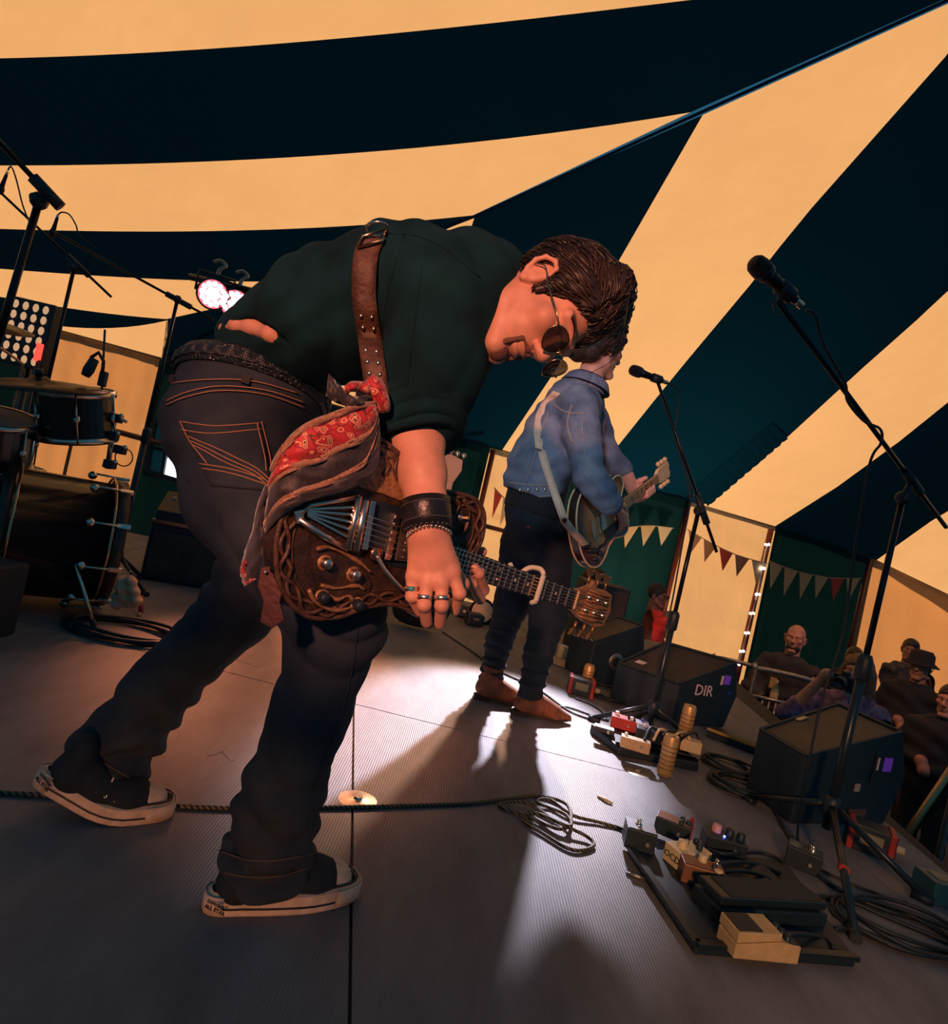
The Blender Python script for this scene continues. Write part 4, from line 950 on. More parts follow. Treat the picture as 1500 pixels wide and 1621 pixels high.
# ------------------------------------------------------------------ paisley scarf knotted on the strap
scf = thing('scarf', 'red paisley silk scarf with dark patterned borders knotted to the guitar strap', 'scarf', P(400, 925, 1.05))
def paisley(name, base, light, dark, s=55):
    m = mat(name, base, .6, sheen=.3); nt = m.node_tree; L = nt.links.new; tcn = nt.nodes.new('ShaderNodeTexCoord')
    n = nt.nodes.new('ShaderNodeTexNoise'); n.inputs['Scale'].default_value = 18; L(tcn.outputs['Object'], n.inputs['Vector'])
    mx = nt.nodes.new('ShaderNodeMixRGB'); mx.inputs['Fac'].default_value = .06; L(tcn.outputs['Object'], mx.inputs['Color1']); L(n.outputs['Color'], mx.inputs['Color2'])
    v_ = nt.nodes.new('ShaderNodeTexVoronoi'); v_.inputs['Scale'].default_value = s; L(mx.outputs['Color'], v_.inputs['Vector'])
    rp = nt.nodes.new('ShaderNodeValToRGB'); cr_ = rp.color_ramp; cr_.interpolation = 'CONSTANT'
    cr_.elements[0].color = (*dark, 1); cr_.elements[1].position = .14; cr_.elements[1].color = (*light, 1)
    for p_, c in ((.22, base), (.34, light), (.40, base), (.52, dark), (.57, base)): e = cr_.elements.new(p_); e.color = (*c, 1)
    L(v_.outputs['Distance'], rp.inputs['Fac']); L(rp.outputs['Color'], nt.nodes['Principled BSDF'].inputs['Base Color']); return m
SRED = paisley('red_paisley', (.46, .022, .022), (.66, .42, .22), (.05, .012, .012)); SDK = paisley('dark_paisley', (.020, .016, .018), (.05, .03, .02), (.008, .008, .01), 80)
SBOR = paisley('scarf_border', (.30, .15, .08), (.50, .28, .16), (.05, .02, .015), 160)
def Ysc(x, y): return float(np.interp(x, [380, 410, 440, 470, 560, 600], [1.10, 1.04, .992, .985, 1.03, 1.07]))
def strip(a, b, n=30, m=8, rip=.010, ph=0, off=0.0):
    a = along([(p.x, p.y) for p in catmull([(*p, 0) for p in a], 5)], n); b = along([(p.x, p.y) for p in catmull([(*p, 0) for p in b], 5)], n); rows = []
    for t in np.linspace(0, 1, m):
        rows.append([P(*(a[j]*(1-t)+b[j]*t), Ysc(*(a[j]*(1-t)+b[j]*t))-rip*math.sin(t*PI)*(1+.4*math.sin(j*.5+ph))-.004*math.sin(j*.9+t*7+ph)-off) for j in range(n)])
    return rows
E1_ = [(594, 640), (577, 645), (529, 661), (484, 675), (452, 709), (433, 741), (423, 768)]
E2_ = [(598, 655), (583, 688), (540, 709), (505, 728), (468, 738), (441, 755), (425, 773)]
E3_ = [(600, 668), (582, 726), (551, 749), (508, 768), (468, 781), (439, 799), (417, 832)]
E4_ = [(602, 690), (596, 742), (560, 772), (512, 786), (470, 800), (440, 822), (420, 846)]
MB().grid(strip(E1_, E2_)).build('red_fold', SRED, scf, solid=.0015)
MB().grid(strip(E2_, E3_, ph=1, rip=.006)).build('dark_fold', SDK, scf, solid=.0015)
MB().grid(strip(E3_, E4_, ph=2, rip=.008)).build('under_fold', SDK, scf, solid=.0015)
for e, w_ in ((E2_, 6), (E3_, 5)):
    MB().grid(strip([(x, y-w_) for x, y in e], [(x, y+w_) for x, y in e], m=4, rip=.003, off=.004)).build('patterned_border', SBOR, scf, solid=.0015)
MB().grid(strip([(596, 634), (560, 640), (520, 655), (480, 672), (445, 706), (425, 745)], [(594, 644), (560, 650), (524, 666), (486, 682), (452, 713), (430, 748)], m=4, rip=.003, off=.003)).build('patterned_border', SBOR, scf, solid=.0015)
MB().grid(strip([(420, 768), (407, 800), (399, 840), (383, 888), (386, 927)], [(427, 773), (418, 811), (416, 845), (415, 880), (404, 915)], m=6)).build('hanging_tail', SDK, scf, solid=.0015)
MB().grid(strip([(384, 886), (380, 905), (386, 929)], [(392, 890), (388, 906), (406, 916)], m=4, off=.004)).build('tail_tip', SRED, scf, solid=.0015)
S = Sdf(*bb([P(588, 625, 1.09)], .07), .003); S.chain([(P(574, 640, 1.08), .018), (P(590, 622, 1.075), .024), (P(600, 640, 1.08), .018)], .01); S.cap(P(578, 612, 1.09), P(600, 632, 1.075), .012, .016, .008); S.disp(lambda x, y, z: .003*np.sin(150*x+120*z)); v, f = S.mesh(); build_np('knot', v, f, SRED, scf)
MB().grid(strip([(585, 622), (560, 628), (540, 612), (520, 592)], [(588, 632), (566, 646), (538, 640), (516, 628)], m=5, ph=3)).build('loose_end', SDK, scf, solid=.0015)
MB().grid(strip([(596, 618), (580, 606), (556, 604), (545, 612)], [(590, 630), (574, 622), (556, 620), (548, 626)], m=5, ph=4)).build('loose_end', SRED, scf, solid=.0015)
# leather tag hanging from the strap end below the scarf
tgo = thing('leather_tag', 'dark brown leather strap end hanging at the tail of the carved guitar', 'strap end', P(430, 965, 1.04))
MB().prism([(-.018, 0), (.016, .004), (.020, -.03), (.012, -.055), (.020, -.085), (.0, -.098), (-.02, -.088), (-.014, -.055), (-.024, -.03)][::-1], 0, .005, FM(P(432, 898, 1.02), V((cr, 0, sr)), V((-sr, 0, cr)), V((0, -1, 0)))).build('tag_leather', mat('red_brown_leather', (.085, .022, .014), .5, bump=.2, bs=90), tgo, bevel=.0015)
MB().tube([P(440, 850, 1.02), P(436, 880, 1.015), P(432, 905, 1.012)], .006, 6).build('tag_lace', LEA, tgo)
MB().ball(P(420, 906, 1.008), .003, 8).build('rivet', CHROME, tgo)
# ================================================================== the standing guitarist in denim
m2 = thing('person', 'standing guitarist in a blue denim jacket, black jeans and brown boots with his back turned', 'person', (.40, 2.95, 0))
F2 = V((.85, .50, -.06)).normalized(); U2 = V((.05, .0, 1)); U2 = (U2-F2*U2.dot(F2)).normalized(); R2 = F2.cross(U2)
h2 = P(953, 554, 2.93)
# guitar frame first: the hands close on it
bT = P(915, 852, 2.74); bN = P(1038, 757, 3.30); bx = (bN-bT).normalized(); by = V((-.42, -.305, .91)); by = (by-bx*by.dot(bx)).normalized(); bz = bx.cross(by); BL = (bN-bT).length; BM = FM(bT, bx, by, bz)
bw = lambda x, y, z=0.0: BM @ V((x, y, z))
bl_ = lambda px, py, z=0.0: onplane(px, py, bT+bz*z, bz)
Yg = lambda px, py, z=0.0: bl_(px, py, z).y
S = Sdf(*bb([h2, P(930, 620, 2.95)], .17), .005); add_head(S, h2, R2, F2, U2, 1.0); S.chain([(h2-U2*.04-F2*.02, .056), (P(930, 610, 2.95), .062)], .02); hm = S.mesh()
rh = bl_(980, 812, .035); rw = bl_(968, 800, .05)
S = Sdf(*bb([rh, P(940, 760, 2.70), bl_(990, 840, .02)], .06), .004)
S.chain([(P(940, 765, 2.70), .042), (rw, .030)], .02)
for k in range(4): S.chain([(rw, .02), (bl_(978+4*k, 808+3*k, .035), .014), (bl_(986+3*k-3, 824+2*k, .03), .0105), (bl_(984+2*k-4, 836-2*k, .016), .009)], .006)
S.chain([(rw, .02), (bl_(986, 800, .03), .013), (bl_(992, 812, .018), .010)], .008); rhm = S.mesh()
lh = bw(BL-.12, -.015, -.03)
S = Sdf(*bb([lh, bw(BL-.12, .05, .05), P(1000, 745, 3.25)], .08), .004)
S.chain([(P(985, 740, 3.2), .04), (lh-by*.05-bz*.03, .03)], .02)
for k in range(4):
    x = BL-.165+.024*k; S.chain([(lh-by*.045, .022), (bw(x, -.045, -.01), .013), (bw(x, -.038, .022), .011), (bw(x, -.012, .026), .009)], .008)
S.chain([(lh-by*.03, .02), (bw(BL-.13, .03, -.025), .013), (bw(BL-.12, .042, .004), .011)], .01); lhm = S.mesh()
S = Sdf((-.1, 2.5, .03), (.95, 3.45, 1.75), .012)
S.chain([(P(845, 815, 2.96), .085), (P(880, 710, 2.96), .10), (P(910, 650, 2.96), .105)], .05, w=R2, q=1.25)
S.chain([(P(828, 850, 3.0), .08), (P(806, 970, 3.02), .055), (P(774, 1075, 3.03), .04)], .03); S.chain([(P(872, 860, 2.92), .08), (P(866, 985, 2.91), .055), (P(838, 1095, 2.9), .04)], .03)
S.chain([(P(912, 640, 2.82), .06), (P(932, 752, 2.72), .042), (P(940, 765, 2.70), .04)], .03); S.chain([(P(925, 640, 3.1), .06), (P(965, 735, 3.2), .042), (P(985, 740, 3.2), .04)], .03); S.cap(P(912, 640, 2.95), P(932, 605, 2.95), .09, .06, .05); tm = S.mesh()
v, f = join_np([hm, rhm, lhm, tm]); body2 = build_np('body', v, f, mat('pinkish_skin', (.64, .33, .25), .55, var=.1, vs=22), m2)  # slightly pinker skin tone
# curly hair
S = Sdf(*bb([h2], .19), .005); T2 = lambda x, y, z: h2+R2*x+F2*y+U2*z
S.ell(T2(0, -.03, .05), (.110, .125, .112), (R2, F2, U2), .01); S.cut(T2(0, .075, .05), (F2*.80-U2*.60), .006); S.cap(T2(-.05, -.09, -.05), T2(.05, -.09, -.05), .04, .04, .03)
r_ = np.random.default_rng(3)
for i in range(150):
    d = r_.normal(size=3); d /= np.linalg.norm(d)
    if d[1] > .45 and d[2] < .55: continue
    if d[2] < -.55: continue
    S.ell(T2(d[0]*.112, -.03+d[1]*.128, .045+d[2]*.12), tuple(r_.uniform(.011, .022, 3)), None, .005)
v, f = S.mesh(); build_np('hair', v, f, mat('curly_hair', (.030, .017, .012), .5, var=.5, vs=60, bump=.6, bs=160), m2)
# denim jacket
DEN = mat('blue_denim', (.075, .115, .19), .85, var=.4, vs=9, col2=(.20, .245, .33), bump=.25, bs=260)
S = Sdf((-.05, 2.45, .72), (.95, 3.5, 1.72), .007)
S.chain([(P(842, 768, 2.96), .128), (P(858, 730, 2.96), .130), (P(888, 680, 2.96), .135), (P(908, 642, 2.96), .118)], .06, w=R2, q=1.28)
S.chain([(P(914, 640, 2.82), .088), (P(922, 690, 2.76), .078), (P(932, 752, 2.71), .068), (P(950, 776, 2.705), .060), (P(963, 794, 2.70+.0), .052)], .03)
S.chain([(P(928, 640, 3.1), .085), (P(962, 730, 3.2), .07), (P(985, 742, 3.21), .05)], .04); S.cap(P(905, 632, 2.95), P(925, 612, 2.95), .10, .075, .05)
S.cut(P(838, 784, 2.96), (-.12, 0, -1))
S.disp(lambda x, y, z: (.003*np.sin(55*z+18*x+3*np.sin(14*x+11*z))+.002*np.sin(80*z-45*x+2*np.sin(18*y))).astype(np.float32))
v, f = S.mesh(); jk = build_np('denim_jacket', v, f, DEN, m2); T_k = bvh(v, f)
DST = mat('pale_denim_seam', (.30, .27, .26), .9)
for nm, ln, r in (('yoke_seam', [(876, 640), (895, 652), (925, 655)], .004), ('back_seam', [(868, 650), (850, 710), (832, 765)], .003), ('sleeve_seam', [(905, 640), (898, 670), (905, 700)], .004), ('waistband_seam', [(806, 764), (840, 768), (875, 768)], .0045), ('hem_seam', [(800, 783), (840, 786), (872, 785)], .0045), ('elbow_seam', [(920, 660), (924, 710), (936, 755)], .003)): seams(T_k, [ln], r, nm, DST, jk, .001)
for x in (812, 824, 836, 850, 862):
    p = cast(T_k, x, 775, .004)
    if p: MB().ball(p, (.008, .004, .008), 8).build('button', CHROME, jk)
nA = P(930, 603, 2.95); nx, ny, nz = frame(V((.15, .05, 1)))
MB().grid([[nA+nz*h+nx*(r*math.cos(a))+ny*(r*math.sin(a)) for a in np.linspace(0, 2*PI, 29)] for h, r in ((-.05, .10), (-.01, .082), (.02, .080), (.005, .098), (-.035, .118))]).build('collar', DEN, jk, solid=.004)
cA = P(964, 795, 2.70); cd_ = rw-P(950, 776, 2.705); MB().lathe([(.040, -.02), (.056, -.018), (.056, .022), (.05, .026), (.036, .024)], cA, cd_, 20).build('cuff', DEN, jk)
BJ = mat('black_jeans', (.006, .014, .024), .8, var=.4, vs=14, bump=.2, bs=300)
S = Sdf((-.1, 2.65, .04), (.75, 3.35, .95), .0065)
S.chain([(P(842, 808, 2.96), .122), (P(845, 850, 2.96), .118)], .05, w=R2, q=1.2)
S.chain([(P(826, 860, 3.01), .105), (P(810, 955, 3.02), .082), (P(790, 1015, 3.03), .062), (P(776, 1075, 3.03), .055)], .03); S.chain([(P(872, 865, 2.92), .108), (P(868, 975, 2.91), .085), (P(852, 1035, 2.9), .065), (P(840, 1092, 2.9), .058)], .03)
S.disp(lambda x, y, z: (np.clip((.45-z)*3, .15, 1)*(.006*np.sin(120*z+10*x+2*np.sin(20*x))+.003*np.sin(210*z-20*x))).astype(np.float32))
v, f = S.mesh(); build_np('black_jeans', v, f, BJ, m2); T_bj = bvh(v, f)
p = cast(T_bj, 836, 834, .002)
if p: MB().box(p, (.012, .004, .006)).build('red_tab', REDP, m2)
S = Sdf((-.05, 2.6, .70), (.80, 3.35, 1.10), .008); S.chain([(P(842, 806, 2.96), .126), (P(850, 765, 2.96), .120)], .03, w=R2, q=1.24); S.cut(P(840, 812, 2.96), (-.1, 0, -1)); v, f = S.mesh(); build_np('t_shirt', v, f, mat('black_t_shirt', (.010, .012, .016), .9, bump=.2, bs=200), m2)
SUE = mat('brown_suede', (.22, .075, .032), .85, var=.3, vs=30, bump=.3, bs=300)
def boot(heel, d, par):
    d = V((d[0], d[1], 0)).normalized(); M = FM(heel, d, V((-d.y, d.x, 0)), V((0, 0, 1)))
    S = Sdf((-.03, -.07, -.005), (.33, .07, .20), .005)
    S.chain([((.04, 0, .055), .037), ((.12, 0, .050), .038), ((.20, 0, .036), .036), ((.27, 0, .026), .018)], .02, w=(0, 1, 0), q=1.12); S.chain([((.055, 0, .06), .04), ((.06, 0, .15), .047)], .03); S.cap((.09, 0, .09), (.16, 0, .06), .032, .03, .03); S.cut((0, 0, .168), (.1, 0, 1)); S.cut((0, 0, .012), (0, 0, -1))
    v, f = S.mesh(); v = np.array([tuple(M @ V(p)) for p in v]); o = build_np('boot', v, f, SUE, par)
    so = [(.012, -.036), (.09, -.034), (.19, -.042), (.26, -.026), (.292, 0), (.26, .026), (.19, .042), (.09, .034), (.012, .036), (.0, 0)]
    SL = mat('dark_brown_sole', (.035, .016, .010), .6); MB().prism(so, .012, .022, M).build('sole', SL, o)
    MB().prism([(.004, -.034), (.075, -.032), (.070, .032), (.004, .034)], 0.0, .020, M).build('heel_block', SL, o); return o
hb = G(748, 1103); boot(hb, V((1, .02, 0)), m2); hb = G(808, 1128); boot(hb, G(904, 1146)-hb, m2)
# ------------------------------------------------------------------ sunburst semi-hollow guitar
g2 = thing('electric_guitar', 'sunburst semi-hollow electric guitar with cream binding played by the denim jacket guitarist', 'guitar', bT)
O2 = [(0, 0), (.008, .08), (.05, .155), (.12, .190), (.19, .175), (.245, .135), (.29, .125), (.34, .140), (.39, .150), (.435, .135), (.455, .095), (.43, .060), (.41, .030), (.41, -.030), (.43, -.060), (.455, -.095), (.435, -.135), (.39, -.150), (.34, -.140), (.29, -.125), (.245, -.135), (.19, -.175), (.12, -.190), (.05, -.155), (.008, -.08)]
O2 = [(p.x, p.y) for p in catmull([(*p, 0) for p in O2+[O2[0]]], 4)][:-1]
def burst():
    m = mat('sunburst_lacquer', (.8, .4, .1), .22, spec=.6); nt = m.node_tree; L = nt.links.new
    uv = nt.nodes.new('ShaderNodeUVMap'); sx = nt.nodes.new('ShaderNodeSeparateXYZ'); L(uv.outputs['UV'], sx.inputs['Vector']); rp = nt.nodes.new('ShaderNodeValToRGB'); e = rp.color_ramp.elements
    e[0].color = (.72, .36, .13, 1); e[1].color = (.03, .013, .008, 1); e[1].position = .99; a = e.new(.5); a.color = (.62, .27, .08, 1); a = e.new(.82); a.color = (.17, .055, .02, 1)
    L(sx.outputs['Y'], rp.inputs['Fac']); L(rp.outputs['Color'], nt.nodes['Principled BSDF'].inputs['Base Color']); return m
BUR = burst(); SIDE = mat('dark_lacquer_side', (.03, .013, .008), .25)
b2 = MB().prism(O2, -.045, -.001, BM).build('guitar_body', SIDE, g2)
cx_ = sum(p[0] for p in O2)/len(O2); OO = O2+[O2[0]]
MB().grid([[bw(cx_+(x-cx_)*t, y*t, .006*(1-t*t)) for x, y in OO] for t in (0.001, .3, .5, .7, .85, 1.0)]).build('arched_top', BUR, b2)
for z_ in (0, -.045): MB().tube([bw(x, y, z_) for x, y in O2], .0045, 6, closed=True).build('cream_binding', CREAMP, b2)
for q in (-1, 1): MB().tube(catmull([bw(.135, q*.115, .006), bw(.16, q*.105, .008), bw(.19, q*.112, .008), bw(.22, q*.098, .007)], 5), .006, 6, flat=1).build('f_hole', PLAST, b2)
for x in (.20, .32): MB().box(bw(x, 0, .012), (.038, .075, .014), (bx, by, bz)).build('pickup', CHROME, g2, bevel=.003)
MB().box(bw(.155, 0, .013), (.012, .08, .014), (bx, by, bz)).build('bridge', CHROME, g2, bevel=.002); MB().box(bw(.105, 0, .012), (.014, .09, .012), (bx, by, bz)).build('stop_tailpiece', CHROME, g2, bevel=.003)
for x, y in ((.10, -.10), (.06, -.085), (.135, -.130), (.09, -.140)): MB().lathe([(0, .02), (.010, .02), (.013, .0)], bw(x, y, .004), bz, 14).build('control_knob', PLAST, g2)
MB().prism([(.19, -.055), (.33, -.05), (.33, -.09), (.22, -.10)][::-1], .012, .015, BM).build('pickguard', PLAST, g2)
MB().cyl(bw(.05, -.05, .006), bw(.05, -.05, .02), .012).build('strap_lock', PLAST, g2)
hb2 = lambda x: .027-.006*(x-.38)/(BL-.38)
MB().grid([[bw(x, hb2(x)*math.cos(a), .008-.022*math.sin(a)) for a in np.linspace(0, PI, 8)] for x in np.linspace(.38, BL, 5)]).build('neck', mat('brown_neck', (.1, .045, .022), .4), g2)
f2 = MB().prism([(.34, hb2(.34)), (.34, -hb2(.34)), (BL, -hb2(BL)), (BL, hb2(BL))][::-1], .008, .015, BM).build('fretboard', mat('pale_fretboard', (.40, .22, .10), .4), g2)
for n_ in range(1, 20):
    x = BL-(BL-.155)*(1-2**(-n_/12.0)); MB().box(bw(x, 0, .0155), (.003, hb2(x)*2, .002), (bx, by, bz)).build('fret', CHROME, f2)
    if n_ in (3, 5, 7, 9, 12): xm = x+.012; MB().box(bw(xm, 0, .0153), (.010, .03, .001), (bx, by, bz)).build('inlay', PLAST, f2)
hd2 = MB().prism([(BL, .022), (BL+.03, .038), (BL+.15, .045), (BL+.165, .02), (BL+.155, 0), (BL+.165, -.02), (BL+.15, -.045), (BL+.03, -.038), (BL, -.022)][::-1], -.010, .006, BM).build('headstock', CREAMP, g2, bevel=.002)
for k in range(3):
    for q in (-1, 1): MB().ball(bw(BL+.045+.042*k, q*.062, 0), (.014, .010, .014), 8).build('tuner_key', CREAMP, hd2)
for k in range(6): MB().tube([bw(.105, (k-2.5)*.0095, .02), bw(.155, (k-2.5)*.0095, .021), bw(BL, (k-2.5)*.0066, .018)], .0007, 4).build('string', CHROME, g2)
# its cream strap
s2 = thing('guitar_strap', 'cream leather guitar strap across the back of the denim jacket', 'strap', P(895, 826, 2.75))
LST = mat('cream_leather', (.70, .50, .36), .55, var=.1, vs=30)
cl = [(884, 622), (866, 640), (856, 660), (853, 685), (856, 712)]; rows = []
for x, y in along(cl, 12):
    a = cast(T_k, x-9, y-3, .008); b = cast(T_k, x+9, y+3, .008)
    if a is None and b is None: continue
    yy = (a or b).y if (a is None or b is None) else (a.y+b.y)/2; rows.append([P(x-9, y-3, yy), P(x, y, yy-.003), P(x+9, y+3, yy)])
yl = rows[-1][1].y
MB().grid(rows).build('shoulder_pad', LST, s2, solid=.004)
pin = bw(-.004, .0, -.02)
rows = []
for x, y, t in ((857, 714, 0), (866, 746, .3), (878, 782, .65), (893, 824, 1), (908, 843, 1.05), (927, 863, 1.1)):
    Yc = min(yl-.01, yl+(pin.y-.04-yl)*t); rows.append([P(x-6, y+2, Yc), P(x+6, y-2, Yc)])
MB().grid(rows).build('strap_tail', LST, s2, solid=.004)
MB().ball(P(893, 824, rows[3][0].y-.006), .012, 10).build('strap_button', mat('dark_brown_plastic', (.05, .02, .015), .4), s2)
# ------------------------------------------------------------------ microphones and stands
MESH = mat('mic_mesh', (.035, .030, .032), .4, .6, bump=.9, bs=900)
def mic(label, tail, tip, parent_r=1.0, red=False):
    tail, tip = V(tail), V(tip); d = tip-tail; L = d.length; o = thing('microphone', label, 'microphone', tail); s = L/.19
    MB().lathe([(0, 0), (.0095*s, 0), (.0095*s, .022*s), (.0085*s, .024*s)], tail, d, 16).build('connector', CHROME, o)
    MB().lathe([(.0085*s, .022*s), (.0115*s, .026*s), (.0125*s, .06*s), (.0165*s, .118*s), (.019*s, .130*s), (.0, .131*s)], tail, d, 20).build('handle', BLKM, o)
    MB().lathe([(.019*s, .130*s), (.024*s, .137*s), (.0255*s, .147*s), (.0255*s, .151*s)], tail, d, 20).build('collar_ring', BLK, o)
    MB().lathe([(.0255*s, .151*s), (.0252*s, .165*s), (.023*s, .180*s), (.016*s, .189*s), (0, .191*s)], tail, d, 20).build('grille', MESH, o)
    return o
def stand(label, base, top, ba, bb_, legs, group=None, r=.012, hub=.16, bush=None):
    base = V(base); o = thing('microphone_stand', label, 'mic stand', base, group=group); top = V(top); mid = base.lerp(top, .52)
    MB().cyl(base+V((0, 0, hub-.08)), mid, r*1.25, n=12).build('lower_tube', BLK, o); MB().cyl(mid-V((0, 0, .05)), top, r*.85, n=12).build('upper_tube', BLKM, o)
    MB().lathe([(r*1.3, 0), (r*2.0, .008), (r*2.0, .075), (r*1.5, .09), (r*.9, .092)], mid-V((0, 0, .045)), (0, 0, 1), 14).build('height_clutch', PLAST, o)
    MB().lathe([(r*1.3, 0), (r*2.1, .006), (r*2.1, .055), (r*1.3, .062)], base+V((0, 0, hub-.03)), (0, 0, 1), 14).build('leg_hub', PLAST, o)
    for i, l in enumerate(legs):
        e = base+V((l[0], l[1], .012)); lg = MB().cyl(base+V((0, 0, hub))+(e-base).normalized()*.015, e, r*.95, n=10).build('leg', BLK, o)
        MB().cyl(e-(e-base).normalized()*.045, e+(e-base).normalized()*.012, r*1.25, n=10).build('rubber_foot', RUB, lg)
        if i == 0 and bush:
            c = (base+V((0, 0, hub))).lerp(e, .55); dd = (e-base).normalized(); MB().cyl(c-dd*.016, c+dd*.016, r*1.15, n=10).build('red_tape_band', REDP, lg)
    if ba is not None:
        ba, bb_ = V(ba), V(bb_); MB().tube([ba, bb_], r*.62, 10).build('boom_arm', BLKM, o); k = (top-ba).dot((bb_-ba).normalized()); c = ba+(bb_-ba).normalized()*k; d = (bb_-ba).normalized()
        MB().cyl(c-d*.075, c+d*.075, r*1.35, n=12).build('boom_grip', PLAST, o); MB().ball(top, r*2.0, 12).build('boom_joint', PLAST, o); MB().cyl(top, c, r*1.0, n=10).build('boom_bracket', PLAST, o)
        MB().cyl(top-V((0, .045, 0)), top+V((0, .02, 0)), r*.9, n=8).build('wing_screw', PLAST, o)
    return o
def cable(name, label, pts, r=.0035, m=None, cat='cable', n=8, group=None):
    o = MB().tube(catmull(pts, n), r, 7).build(name, m or RUB); return tag(o, label, cat, group)
# right-hand stand, closest to the audience
b0 = V((1.41, 2.15, 0)); t0 = V((1.41, 2.15, 1.235)); A0 = P(1232, 478, 1.62); d0 = (P(1434, 750, 2.12)-A0)
l1 = G(1468, 1432)-b0; l2 = G(1352, 1490)-b0
stand('tall black boom stand with a red tape band on its leg beside the effects pedals', b0, t0, A0, A0+d0*1.45, [(l2.x, l2.y), (l1.x, l1.y), (-.12, .33)], bush=True)
tl = P(1268, 484, 1.64); mt = P(1182, 405, 1.56); mic('black vocal microphone on the tall boom stand beside the effects pedals', tl, tl+(mt-tl).normalized()*.195)
clip = thing('microphone_clip', 'black clip holding the vocal microphone on the tall boom stand', 'mic clip', P(1236, 476, 1.61)); MB().lathe([(.016, -.02), (.021, -.02), (.021, .025), (.016, .025)], P(1244, 462, 1.622), mt-tl, 16).build('clip_sleeve', PLAST, clip); MB().cyl(P(1240, 466, 1.625), A0, .008, n=8).build('clip_stem', PLAST, clip); MB().tube([P(x, y, 1.61) for x, y in ((1232, 478), (1222, 480), (1226, 494), (1236, 502))], .0018, 5).build('clip_wire', BLK, clip)
bp = lambda t: A0+d0*t
cable('microphone_cable', 'black cable twisting round the tall boom stand and dropping to the deck', [tl+(tl-mt).normalized()*.02, P(1290, 500, 1.66), P(1303, 545, 1.70), bp(.40)+V((.012, -.012, 0)), bp(.5)+V((-.014, -.01, -.01)), bp(.6)+V((-.004, -.018, -.02)), bp(.68)+V((.016, -.012, 0)), bp(.74)+V((0, -.015, -.02)), P(1376, 735, 2.0), P(1354, 860, 2.03), P(1334, 1000, 2.06), P(1300, 1110, 2.08), P(1276, 1230, 2.10), G(1262, 1330, .006), G(1290, 1372, .006), G(1400, 1420, .006)], .0042)
# centre stand in front of the denim guitarist
b1 = V((1.02, 2.95, 0)); t1 = P(1103, 808, 2.95); t1.x, t1.y = 1.02, 2.95
mt1 = P(997, 584, 2.86); tl1 = P(1056, 606, 2.90); A1 = P(1040, 603, 2.882); B1 = P(1134, 874, 2.985)
stand('black boom stand in front of the middle floor monitor', b1, t1, A1, B1, [(-.24, .12), (.26, .10), (.02, .28)])
mic('black vocal microphone facing the denim jacket guitarist', tl1, mt1)
cable('microphone_cable', 'short cable looping from the microphone down the stand in front of the middle monitor', [tl1, P(1072, 615, 2.92), P(1074, 640, 2.925), P(1068, 690, 2.93), P(1082, 740, 2.94), P(1092, 790, 2.93), P(1080, 860, 2.93), P(1062, 960, 2.93), P(1040, 1060, 2.93), G(1032, 1175, .006), G(1070, 1200, .006)], .004)
clip = thing('microphone_clip', 'black clip holding the vocal microphone facing the denim jacket guitarist', 'mic clip', A1); MB().lathe([(.015, -.02), (.020, -.02), (.020, .025), (.015, .025)], tl1.lerp(mt1, .28), mt1-tl1, 16).build('clip_sleeve', PLAST, clip); MB().cyl(A1, tl1.lerp(mt1, .28), .008, n=8).build('clip_stem', PLAST, clip)
# stands over the drum kit
stand('heavy grey boom stand reaching over the drum kit', V((-2.42, 2.95, 0)), P(62, 318, 2.95), P(70, 300, 2.92), P(-90, 130, 2.7), [(.25, -.2), (-.3, 0), (.1, .3)], r=.02)
def drumstand(label, top, ba, bb2, Y):
    p = P(*top, Y); stand(label, V((p.x, p.y, 0)), p, P(*ba, Y-.08), P(*bb2, Y+.05), [(.26, -.12), (-.24, -.16), (.02, .28)], group=None)
drumstand('thin boom stand crossing the heavy grey boom above the drums', (117, 425), (-2, 302), (176, 470), 3.55)
drumstand('slim boom stand between the drum kit and the bent-over guitarist', (281, 474), (86, 368), (338, 506), 3.6)
for tail, tip, Y, lab in (((12, 272), (-6, 318), 3.45, 'small overhead microphone on the thin boom above the drums'), ((92, 340), (82, 372), 3.5, 'small drum microphone at the end of the slim boom')): mic(lab, P(*tail, Y), P(*tail, Y)+(P(*tip, Y)-P(*tail, Y)).normalized()*.13)
cable('microphone_cable', 'thin cable hanging from the overhead drum microphone', [P(x, y, 3.48) for x, y in ((12, 270), (18, 264), (26, 285), (36, 325), (48, 355))], .004)
cable('microphone_cable', 'thin cable curving over the end of the slim drum boom', [P(x, y, 3.52) for x, y in ((92, 340), (98, 336), (110, 340), (120, 356), (126, 372), (150, 392))], .004)
mcl = thing('drum_microphone', 'clip-on drum microphone on a thin rod above the rack tom', 'microphone', P(163, 640, 2.9)); MB().cyl(P(166, 522, 2.9), P(160, 640, 2.9), .005, n=8).build('rod', BLK, mcl); MB().lathe([(0, 0), (.02, .002), (.024, .06), (.018, .09), (0, .092)], P(150, 568, 2.88), P(132, 600, 2.86)-P(150, 568, 2.88), 14).build('capsule', PLAST, mcl); MB().tube([P(x, y, 2.89) for x, y in ((144, 566), (156, 558), (164, 572), (162, 590))], .008, 8).build('clamp_arm', PLAST, mcl); MB().box(P(163, 600, 2.9), (.03, .03, .07)).build('clamp', PLAST, mcl, bevel=.005)
